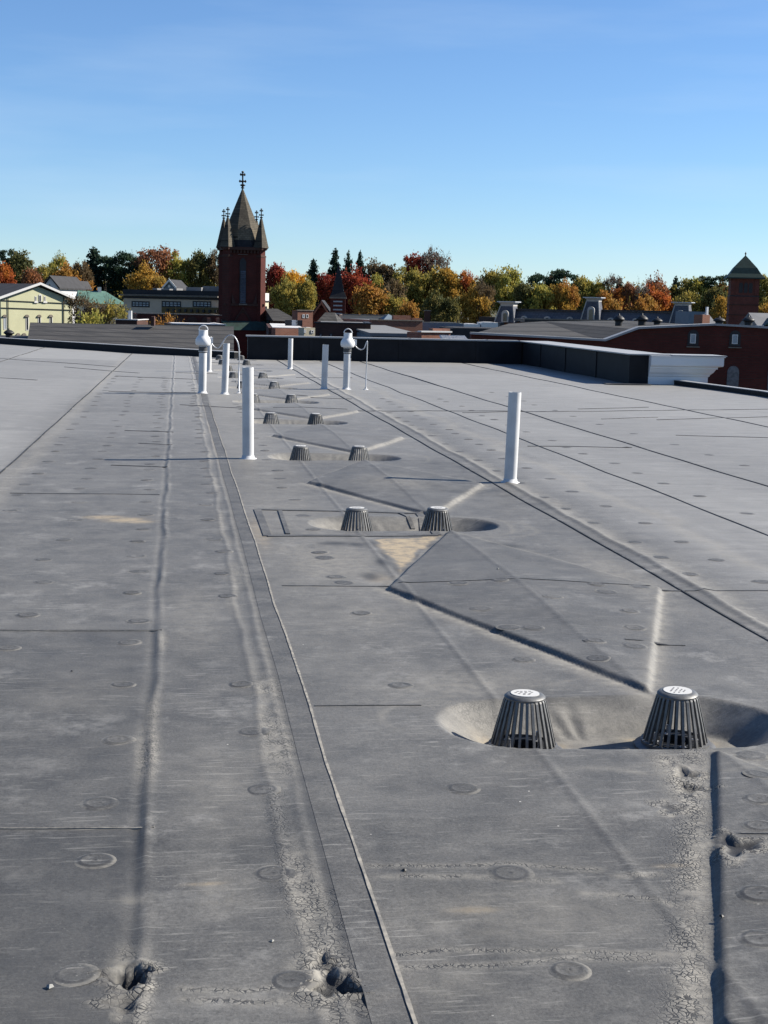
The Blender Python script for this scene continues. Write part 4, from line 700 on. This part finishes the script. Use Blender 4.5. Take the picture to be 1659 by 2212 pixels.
for u0, u1, u2, u3, vt, vc, vb, dorm in ((1068, 1109, 1079, 1106, 650.5, 661, 696, 1), (1254, 1293, 1265, 1291, 641.5, 651, 694, 1), (1446, 1488, 1456, 1486, 652, 660, 698, 2)):
    bx = [b.uv(u0, vb)[0], b.uv(u1, vb)[0]]; tx = [b.uv(u2, vc)[0], b.uv(u3, vc)[0]]; zb_ = b.uv(u0, vb)[1]; zc = b.uv(u2, vc)[1]; zt = b.uv(u2, vt)[1]; wb = bx[1]-bx[0]; dx_ = .45
    pv = b.solid('pavilion', [(bx[0], 0, zb_), (bx[1]+dx_*.2, 0, zb_), (bx[1]+dx_*.2, wb, zb_), (bx[0], wb, zb_), (tx[0], .35, zc), (tx[1], .35, zc), (tx[1], wb-.3, zc), (tx[0], wb-.3, zc)], [(0, 3, 2, 1), (4, 5, 6, 7), (0, 1, 5, 4), (1, 2, 6, 5), (2, 3, 7, 6), (3, 0, 4, 7)], 'slate_blue')
    for k, (e_, z0, z1) in enumerate(((.02, zc+.001, zc+(zt-zc)*.55), (.14, zc+(zt-zc)*.56, zc+(zt-zc)*.8), (.3, zc+(zt-zc)*.81, zt))): b.box('cap_moulding', tx[0]-e_, tx[1]+e_, .35-e_, wb-.3+e_, z0, z1, 'trim_stone' if k < 2 else 'metal_light', pv)
    for xa, xb, ya, yb in ((bx[0], tx[0], 0, .35), (bx[1]+dx_*.2, tx[1], 0, .35)): MB().tube([(xa, ya-.02, zb_), (xb, yb-.02, zc)], .06, 6).obj('hip_trim', 'trim_stone', pv)
    uc = (u2+u3)/2-2; vd = vc+(vb-vc)*.25
    dm = b.arch('dormer', uc-7, uc+7, vd, vb, -.2, .6, 'trim_stone', pv); b.arch('pane', uc-3.5, uc+3.5, vd+6, vb-2, -.24, -.15, 'glass_dark', pv)
for u, v in ((1131, 682), (1181, 683), (1230, 684), (1318, 686), (1372, 687)): b.arch('dormer', u-6.5, u+6.5, v, v+13, .6, 1.6, 'trim_stone'); b.arch('dormer_pane', u-3.6, u+3.6, v+3.5, v+13, .56, .7, 'slate_dark')
b.box('wall', b.uv(1070, 692)[0], b.uv(1490, 692)[0], .85, 6.5, -.5, b.uv(1068, 694, .85)[1]-.03, 'brick_brown')
b.rect('gable_slope', 1035, 684, 1069, 700, 2, 4, 'roof_dark')
b = Bld('dark_awning_building', 'flat dark roofed building with pale fascia corner below the mansard dormers', 'building', 1134, 1292, 688, 100, -5); zt = b.uv(1134, 688)[1]; b.box('wall', 1., b.w, .6, 5, -.5, zt-.25, 'boarding'); b.box('roof', -.02, b.w+2, 0, 5, zt-.22, zt-.02, 'trim_dark'); b.box('fascia', -.05, b.w+2, -.06, -.002, zt-.06, zt+.03, 'stone'); b.box('end_wall', .9, 1.6, .4, .58, zt-1., zt-.24, 'stone')
b = simple('grey_penthouse', 'plain grey box penthouse attached beside the last mansard pavilion', 1490, 1523, 673, 122, -6, 5, 'blue_grey_wall', 'roof_dark')
b = simple('lit_brick_chimney', 'broad sunlit brick chimney with a thin flue pipe beside the grey penthouse', 1518, 1534, 680, 96, 25, .8, 'brick_orange', 'roof_grey', cat='chimney'); b.rect('flue_pipe', 1527, 663, 1530, 681, .3, .42, 'metal_light')
# ------------------------------------------------------------------ big brick building on the right
b = Bld('big_brick_building', 'large dark red brick building with low white edged gable and small arched windows', 'building', 1018, 1760, 735, 62, -5, GZ)
prof_ = [(1018, 722), (1307, 737), (1379, 710.5), (1542, 703), (1659, 709.5), (1760, 716)]
MB().prism([(b.uv(1018, 722)[0], -.5)]+[b.uv(*p) for p in prof_][:0]+[(b.uv(1760, 716)[0], -.5)]+[b.uv(*p) for p in prof_][::-1], 0, .5).obj('wall', 'brick_deep', b.root)
PP = [b.uv(*p) for p in prof_]
for (xa, za), (xb, zb_) in zip(PP[:-1], PP[1:]): MB().prism([(xa, za), (xb, zb_), (xb, zb_+.09), (xa, za+.09)], -.12, .55).obj('white_coping', 'coping', b.root)
up_ = [b.uv(1100, 699, 16), b.uv(1365, 706, 16)]
b.solid('roof', [(PP[0][0], .5, PP[0][1]-.02), (PP[1][0], .5, PP[1][1]-.02), (PP[2][0]+.0, .5, PP[2][1]-.02), (PP[3][0], .5, PP[3][1]-.02), (PP[5][0], .5, PP[5][1]-.02), (PP[5][0]+1, 22, PP[5][1]-.02), (PP[3][0]+1, 22, PP[3][1]-.02), (PP[2][0]-.5, 22, PP[2][1]+.05), (up_[0][0], 16, up_[0][1])],
        [(0, 1, 8), (1, 2, 7, 8), (2, 3, 6, 7), (3, 4, 5, 6)], 'roof_grey_dark' if 'roof_grey_dark' in MATS else 'shingle_grey')
for u in (1497.5, 1588):
    v0 = 709+(u-1497)*.016; rc = b.arch('window_recess', u-11, u+11, v0+3, v0+38, -.02, .1, 'trim_dark'); 
    (x0, za), (x1, zb_) = b.uv(u-6, v0+12, -.05), b.uv(u+5, v0+33, -.05); fr = .04; mb = MB(); mb.box(x0, x0+fr, -.06, -.02, zb_, za); mb.box(x1-fr, x1, -.06, -.02, zb_, za); mb.box(x0+fr, x1-fr, -.058, -.02, za-fr, za); mb.box(x0+fr, x1-fr, -.058, -.02, zb_, zb_+fr); mb.obj('window_frame', 'trim_white', rc); MB().box(x0+.02, x1-.02, -.045, -.025, zb_+.02, za-.02).obj('pane', 'pane_grey', rc)
    b.rect('sill', u-14, v0+39, u+14, v0+42, -.12, .1, 'stone', rc)
for u in (1583, 1671): rc = b.arch('boarded_opening', u-11, u+11, 790, 850, -.03, .1, 'boarding')
for v in (722, 770, 815): b.poly('brick_course', [(1400, v), (1760, v+4), (1760, v+5), (1400, v+1)], -.012, .1, 'brick_brown')
for u, vt, vb, wd, lab in ((1336, 677, 707, 25, 'by the lowered white edge'), (1386, 676.5, 707, 26, 'tallest, on the low gable'), (1419, 684, 705, 23, 'small, before the last mansard pavilion'), (1553, 683, 704, 26, 'at the gable peak'), (1616, 681, 706, 27, 'in front of the green roofed tower')):
    mushroom(u, vt, vb+3, 70, wd, 'dark mushroom ventilator on the big brick building, '+lab)
b.box('rooftop_sign_back', *sorted((b.uv(1638-1, 703, 5)[0], b.uv(1650, 703, 5)[0])), 5, 5.4, b.uv(1640, 711, 5)[1], b.uv(1640, 703, 5)[1], 'trim_white')
# right tower
b = Bld('green_roof_tower', 'square dark red brick tower with flared green copper pyramid roof and belfry arches', 'tower', 1579, 1641, 610, 185, -17); w = b.w; zt = b.uv(1579, 601)[1]; za = b.uv(1615, 551)[1]; zz = lambda v: b.uv(1579, v)[1]
b.box('belfry', 0, w, 0, w, zz(638), zt, 'brick_red'); b.box('string_course', -.08, w+.08, -.08, w+.08, zz(640), zz(637.8), 'trim_dark'); b.box('shaft', -.05, w+.05, -.05, w+.05, -.5, zz(640.2), 'brick_red')
for v in (658, 680): b.box('string_course', -.12, w+.12, -.12, w+.12, zz(v+1), zz(v-1), 'brick_brown')
mb = MB(); pyramid(mb, w/2, w/2, [(w/2+.62, zt-.02), (w/2+.6, zt+.12), (w/2+.12, zt+.62), (w/2-.35, zt+1.35), (.05, za)]); mb.obj('pyramid_roof', 'copper_dark', b.root); MB().lathe([(.1, 0), (.05, .2), (.13, .35), (.05, .5), (.01, .6)], 10, (w/2, w/2, za-.1)).obj('finial', 'iron', b.root)
for k in range(3): x = w*.36+k*w*.17; mb = MB(); r = w*.065; mb.prism([(x-r, zz(632)), (x+r, zz(632))]+[(x+r*math.cos(a), zz(614)+r*math.sin(a)) for a in np.linspace(0, math.pi, 9)], -.04, .03); mb.obj('belfry_arch', 'trim_dark', b.root)
for x in (.02, w-.55): MB().box(x, x+.5, -.12, -.001, zz(637), zt-.2, 'x') if False else b.box('corner_pier', x, x+.5, -.12, -.002, zz(637), zt-.2, 'brick_red')
b = Bld('tower_side_roof', 'grey shingle church roof slope with small green dormer beside the green roofed tower', 'building', 1640, 1720, 703, 165, -10); w = b.w; z0 = b.uv(1640, 704)[1]; z1 = b.uv(1640, 676, 5)[1]; b.box('wall', .1, w, .1, 10, -.5, z0-.03, 'brick_red')
b.solid('roof', [(-.2, 0, z0), (w, 0, z0), (w, 5, z1), (-.2, 5, z1), (-.2, 10, z0), (w, 10, z0)], [(0, 1, 2, 3), (3, 2, 5, 4), (0, 3, 4), (1, 5, 2), (0, 4, 5, 1)], 'roof_grey'); MB().prism([(.6, z0+.1), (2.3, z0+.1), (1.6, z0+.95)], -.1, 3).obj('dormer', 'copper_green', b.root)
b = Bld('grey_roof_house', 'grey shingle roof slope partly hidden behind the broad sunlit brick chimney', 'building', 1530, 1552, 702, 150, -4); w = b.w; z0 = b.uv(1530, 704)[1]; z1 = b.uv(1530, 676, 4)[1]; b.box('wall', .1, w-.1, .1, 8, -.5, z0, 'wall_tan'); b.solid('roof', [(0, 0, z0+.02), (w, 0, z0+.02), (w, 4, z1), (0, 4, z1), (0, 8, z0+.02), (w, 8, z0+.02)], [(0, 1, 2, 3), (3, 2, 5, 4), (0, 3, 4), (1, 5, 2), (0, 4, 5, 1)], 'roof_grey')
# ------------------------------------------------------------------ trees
def leaf_mesh(name, cen, size, nrm=None):
    n = len(cen); a = RNG.normal(size=(n, 3)); a /= np.linalg.norm(a, axis=1)[:, None]; c = RNG.normal(size=(n, 3)); b_ = np.cross(a, c); b_ /= np.linalg.norm(b_, axis=1)[:, None]
    s = size*RNG.uniform(.6, 1.4, (n, 1)); v = np.stack([cen-a*s, cen+b_*s*.6, cen+a*s, cen-b_*s*.6], 1).reshape(-1, 3)
    me_ = bpy.data.meshes.new(name); me_.from_pydata(v.tolist(), [], np.arange(4*n).reshape(n, 4).tolist()); me_.update(); return me_
def decid(seed, per=78, ncl=100, shape=0):
    r = np.random.default_rng(seed); P = []
    for i in range(ncl):
        u = r.normal(size=3); u /= np.linalg.norm(u); rad = r.uniform(.45, 1.)**.5
        lob = 1+.16*math.sin(3*math.atan2(u[1], u[0])+seed)+.12*math.sin(5*u[2]+seed)
        c = u*rad*lob*np.array([.42, .42, .40]); c[2] += .56
        if shape == 1: c[:2] *= 1-.45*max(0, (c[2]-.5)/.5)
        if shape == 2: c[2] = .56+(c[2]-.56)*.9+.05*abs(u[0])
        k = int(per*r.uniform(.6, 1.4)); P.append(c+r.normal(size=(k, 3))*np.array([.055, .055, .040])*r.uniform(.7, 1.3))
    return leaf_mesh('crown', np.concatenate(P), .025)
def conifer(seed, whorls=22, droop=.08, wide=1., gap=0.):
    r = np.random.default_rng(seed); P = []
    for i in range(whorls):
        z = .10+.88*i/whorls; rad = .5*wide*(1-(z-.05)/.97)**.85; nb = int(7+6*(1-z))
        for k in range(nb):
            if r.random() < gap: continue
            a = r.uniform(0, 6.28); L_ = rad*r.uniform(.65, 1.1); m = max(9, int(140*L_)); t = r.uniform(.05, 1, m)
            q = np.stack([t*L_*math.cos(a), t*L_*math.sin(a), z-droop*t*L_*1.5+.05*t*t*L_], 1); P.append(q+r.normal(size=(m, 3))*np.array([.03, .03, .010]))
    z = r.uniform(.6, 1., 70); P.append(np.stack([r.normal(size=70)*.012, r.normal(size=70)*.012, z], 1))
    return leaf_mesh('crown', np.concatenate(P), .028)
def pine(seed):
    r = np.random.default_rng(seed); P = []
    for i in range(34):
        z = r.uniform(.3, .96); rad = .46*math.sin(math.pi*min(1, .15+(1-z)*1.15))**.6; a = r.uniform(0, 6.28); t = r.uniform(.4, 1.)
        P.append(np.array([rad*t*math.cos(a), rad*t*math.sin(a), z])+r.normal(size=(110, 3))*np.array([.075, .075, .022]))
    return leaf_mesh('crown', np.concatenate(P), .026)
def trunk(seed, branches=9, h=.85, r0_=.03, thin=False):
    r = random.Random(seed); mb = MB(); mb.tube([(0, 0, -.03), (.01, 0, .2), (-.01, .01, .5), (0, 0, h)], [r0_*1.3, r0_, r0_*.65, r0_*.15], 6)
    for i in range(branches):
        z = r.uniform(.2, .65); a = r.uniform(0, 6.28); L_ = r.uniform(.2, .4); e = (L_*math.cos(a), L_*math.sin(a), min(.97, z+L_*r.uniform(.6, 1.1))); m = (e[0]*.5, e[1]*.5, z+(e[2]-z)*.38)
        mb.tube([(0, 0, z), m, e], [r0_*.4, r0_*.25, r0_*.06], 4)
        if thin:
            for k in range(9):
                t = r.uniform(.3, 1); q = Vector(m).lerp(Vector(e), t); dv = Vector((r.gauss(0, 1), r.gauss(0, 1), abs(r.gauss(0, 1))+.3)).normalized()*r.uniform(.08, .18); mb.tube([q, q+dv*.5+Vector((0, 0, .01)), q+dv], [.004, .003, .0015], 3)
                for j in range(3): q2 = q+dv*r.uniform(.3, .9); d2 = Vector((r.gauss(0, 1), r.gauss(0, 1), abs(r.gauss(0, 1)))).normalized()*.07; mb.tube([q2, q2+d2], [.0022, .001], 3)
    o = mb.obj('trunk', 'bark'); me_ = o.data; bpy.data.objects.remove(o); return me_
DEC = [decid(i, shape=i % 3) for i in range(7)]; SPR = [conifer(20+i, 20+2*i, .10, 1., .1*i) for i in range(3)]; SPK = [conifer(31, 13, -.35, .95, .2)]; PIN = [pine(40), pine(41)]; SPARSE = [decid(50+i, 34, 80) for i in range(2)]
TR = [trunk(60+i) for i in range(3)]; TRB = [trunk(70+i, 22, .9, .022, True) for i in range(2)]; TRC = [trunk(80, 0, .97, .018)]
for lst in (DEC, SPR, SPK, PIN, SPARSE):
    for me_ in lst: me_.materials.append(MATS['leaf_gold'])
tk = [0]
def tree(u, vt, wpx, kind, leaf, label, d=None, group='autumn trees on the hillside', name='tree'):
    tk[0] += 1; i = tk[0]
    hor = 640.5+.0232*u
    if d is None: d = 345 if vt < hor-88 else 310 if vt < hor-66 else 275 if vt < hor-40 else 240 if vt < hor-15 else 200
    top = at(u, vt, d); g = float(hgt(d)); h = top.z-g; w = wpx*d/F
    o = empty(name, (top.x, top.y, g), random.uniform(0, 6.28)); tag(o, label, 'tree', group)
    lst, tr = {'dec': (DEC, TR), 'spr': (SPR, TRC), 'spk': (SPK, TRC), 'pin': (PIN, TR), 'bare': (SPARSE, TRB), 'twig': (None, TRB)}[kind]
    w *= 2.1 if kind in ('spr', 'spk') else 1.36
    if lst:
        c = bpy.data.objects.new('crown', lst[i % len(lst)]); C.objects.link(c); c.parent = o; cz = h if kind in ('spr', 'spk') else min(h, 1.7*w)*1.03; c.scale = (w, w, cz); c.location = (0, 0, max(0, h*1.02-cz)); c.material_slots[0].link = 'OBJECT'; c.material_slots[0].material = MATS['leaf_'+leaf]
    t = bpy.data.objects.new('trunk', tr[i % len(tr)]); C.objects.link(t); t.parent = o; t.scale = (w, w, h)
    return o
TREES = [
 (8, 569, 48, 'dec', 'redorange', 'red orange maple above the pale yellow building, beside the tall olive tree'), (38, 544, 62, 'dec', 'darkolive', 'tall dull olive tree over the pale yellow building'), (17, 540, 30, 'pin', 'pine', 'dark pine top poking out behind the dull olive tree'),
 (68, 585, 46, 'dec', 'russet', 'dark russet tree between the olive tree and the white hill house'), (100, 570, 40, 'dec', 'olive', 'yellowish olive tree just above the white hill house'), (127, 551, 36, 'dec', 'lime', 'light green tree rising behind the orange tree of the hill house'),
 (150, 571, 70, 'dec', 'orange', 'broad orange gold tree beside the white hill house'), (203, 535, 58, 'spr', 'spruce', 'tall ragged spruce, highest conifer left of the church tower'), (176, 566, 34, 'dec', 'brown', 'dull brown tree squeezed between orange tree and ragged spruce'), (243, 556, 54, 'pin', 'pine', 'dark green pine beside the ragged spruce'), (270, 547, 58, 'pin', 'pine', 'dark green pine beside the russet crowned tree'),
 (337, 531, 72, 'dec', 'russet', 'large russet tree, tallest broadleaf left of the church tower'), (318, 576, 66, 'dec', 'gold', 'gold tree in front of the large russet tree'), (385, 551, 54, 'dec', 'lime', 'yellow green tree between russet tree and dark olive tree'), (433, 543, 54, 'dec', 'darkolive', 'dense dark olive tree close to the church tower'), (470, 541, 40, 'dec', 'brown', 'brownish tree touching the church tower pinnacle'),
 (300, 552, 34, 'bare', 'brown', 'thin brown tree between dark pine and russet tree'),
 (596, 575, 52, 'dec', 'crimson', 'dark red tree just right of the church tower'), (640, 582, 42, 'dec', 'yellow', 'bright golden yellow tree, brightest crown on the hillside'), (622, 602, 56, 'dec', 'olive', 'olive tree below the dark red tree at the church tower'), (662, 600, 40, 'dec', 'olive', 'olive tree between the golden tree and the lone spruce'), (677, 560, 36, 'spr', 'spruce', 'lone neat spruce between golden tree and red maple'),
 (724, 538, 34, 'spr', 'spruce', 'tallest spruce of the three behind the pointed spire'), (753, 544, 30, 'spk', 'spruce', 'spiky armed spruce, middle of the three behind the red maple'), (778, 543, 24, 'spr', 'spruce', 'slimmest spruce of the three next to the brown crown'), (707, 588, 36, 'dec', 'crimson', 'red maple on the church side of the pointed spire'), (764, 584, 66, 'dec', 'crimson', 'broad crimson maple against the pointed spire'),
 (816, 563, 70, 'dec', 'brown', 'wide brown grey tree beside the three spruces'), (814, 592, 32, 'dec', 'lime', 'small yellow green tree below the wide brown tree'), (877, 580, 60, 'dec', 'olive', 'olive yellow tree below the dark crimson crown'), (850, 606, 50, 'dec', 'brown', 'brown tree between orange tree and olive tree'), (798, 622, 84, 'dec', 'orange', 'wide low orange tree above the long grey building'),
 (908, 546, 58, 'dec', 'crimson', 'dark crimson tree standing highest beside a bare tree'), (939, 536, 50, 'bare', 'twig', 'nearly leafless grey tree beside the dark crimson tree'), (930, 582, 64, 'dec', 'olive', 'olive tree beneath the nearly leafless grey tree'), (962, 578, 70, 'dec', 'gold', 'large old gold tree above the chimney stack'), (990, 596, 56, 'dec', 'gold', 'gold tree in front of the red orange crown'), (1011, 588, 44, 'dec', 'redorange', 'red orange tree between gold tree and pale olive tree'), (883, 656, 50, 'dec', 'orange', 'low orange tree behind the stepped brick parapet'), (852, 634, 50, 'dec', 'olive', 'olive brown tree behind the long grey building end'), (1030, 620, 60, 'dec', 'gold', 'low dull gold tree beside the first mansard pavilion'), (950, 632, 66, 'dec', 'darkolive', 'dark olive tree right behind the chimney stack'),
 (1060, 584, 56, 'dec', 'olive', 'pale olive tree, half of the pair above the first mansard pavilion'), (1095, 579, 62, 'dec', 'lime', 'yellow green tree above the first mansard pavilion'), (1045, 604, 40, 'bare', 'brown', 'thin brown tree before the pale olive tree'), (1130, 614, 44, 'dec', 'darkolive', 'dark olive tree between the mansard pavilion and yellow trees'), (1163, 594, 56, 'pin', 'pine', 'blue green pine clump on the skyline above the yellow trees'), (1218, 586, 58, 'pin', 'pine', 'round topped dark pine on the skyline before an orange tree'), (1224, 606, 42, 'dec', 'orange', 'orange brown tree below the round topped pine'), (1169, 614, 62, 'dec', 'lime', 'yellow tree above the long mansard roof, beside the dark olive tree'), (1208, 618, 52, 'dec', 'gold', 'golden yellow tree above the long mansard roof'), (1195, 600, 40, 'dec', 'brown', 'brown tree between the two skyline pines'), (1255, 602, 50, 'dec', 'olive', 'olive tree behind the second mansard pavilion'),
 (1274, 600, 42, 'dec', 'lime', 'yellow green tree rising over the second mansard pavilion'), (1297, 604, 36, 'dec', 'olive', 'small olive tree right of the second mansard pavilion cap'), (1325, 593, 28, 'bare', 'twig', 'thin leafless tree sticking up beside a little spruce'), (1339, 600, 20, 'spr', 'spruce', 'little spruce beside the thin leafless tree'), (1334, 624, 42, 'dec', 'redorange', 'red orange tree above the long mansard roof'), (1316, 632, 56, 'dec', 'orange', 'orange tree right behind the second mansard pavilion'), (1358, 614, 36, 'dec', 'russet', 'russet tree between red orange tree and leafless twigs'), (1386, 611, 30, 'bare', 'twig', 'leafless pale tree beside the brown crowned tree'), (1418, 598, 48, 'dec', 'russet', 'russet brown tree, tall between leafless tree and spruce'), (1416, 620, 66, 'dec', 'redorange', 'red tree above the mansard roof before the last pavilion'), (1394, 640, 66, 'dec', 'orange', 'low orange tree against the mansard roof'), (1460, 598, 28, 'spr', 'spruce', 'small spruce on the skyline above the last mansard pavilion'), (1478, 606, 50, 'dec', 'olive', 'olive yellow tree above the last mansard pavilion'), (1508, 605, 56, 'dec', 'lime', 'yellow green tree between the last pavilion and the green roofed tower'), (1524, 598, 26, 'pin', 'pine', 'small dark pine on the skyline before the tower'), (1558, 596, 34, 'pin', 'pine', 'dark pine touching the eave of the green roofed tower'), (1563, 606, 38, 'dec', 'orange', 'orange tree next to the green roofed tower'), (1548, 618, 62, 'dec', 'darkolive', 'deep green olive tree beside the brick shaft of the green roofed tower'), (1565, 642, 42, 'dec', 'gold', 'low gold tree at the foot of the green roofed tower'), (1480, 634, 56, 'dec', 'olive', 'olive tree directly behind the last mansard pavilion cap'), (1653, 600, 50, 'dec', 'olive', 'olive tree on the far side of the green roofed tower'), (1655, 652, 42, 'dec', 'gold', 'low gold tree on the far side of the green roofed tower')]
for t in TREES: tree(*t)
tree(172, 636, 44, 'bare', 'brown', 'tall brown nearly leafless shrub beside the pale yellow wall', 112); tree(205, 648, 54, 'bare', 'brown', 'brown shrub in front of the green roofed house', 108); tree(240, 652, 56, 'bare', 'olive', 'thin olive brown shrub between green roofed house and tan building', 108); tree(190, 680, 84, 'dec', 'lime', 'low yellow green bush above the shingled roof', 92); tree(366, 680, 60, 'bare', 'orange', 'low orange twiggy shrub before the arched brick building', 100)
# far wood that closes the gaps between the trunks
P = []
r = np.random.default_rng(5)
for k in range(280):
    u = -120+1900*k/280+r.uniform(-8, 8); d = r.uniform(370, 420); hor = 640.5+.0232*u; t = at(u, hor-r.uniform(26, 50), d); g = float(hgt(d)); c = np.array([t.x, t.y, (t.z+g)/2]); P.append(c+r.normal(size=(260, 3))*np.array([2.4, 2.4, max(1., (t.z-g)*.30)]))
me_ = leaf_mesh('distant_wood', np.concatenate(P), .42); me_.materials.append(MATS['leaf_olive']); o = bpy.data.objects.new('distant_wood', me_); C.objects.link(o); o['kind'] = 'stuff'; tag(o, 'distant mixed wood closing the hillside behind the single trees', 'wood')
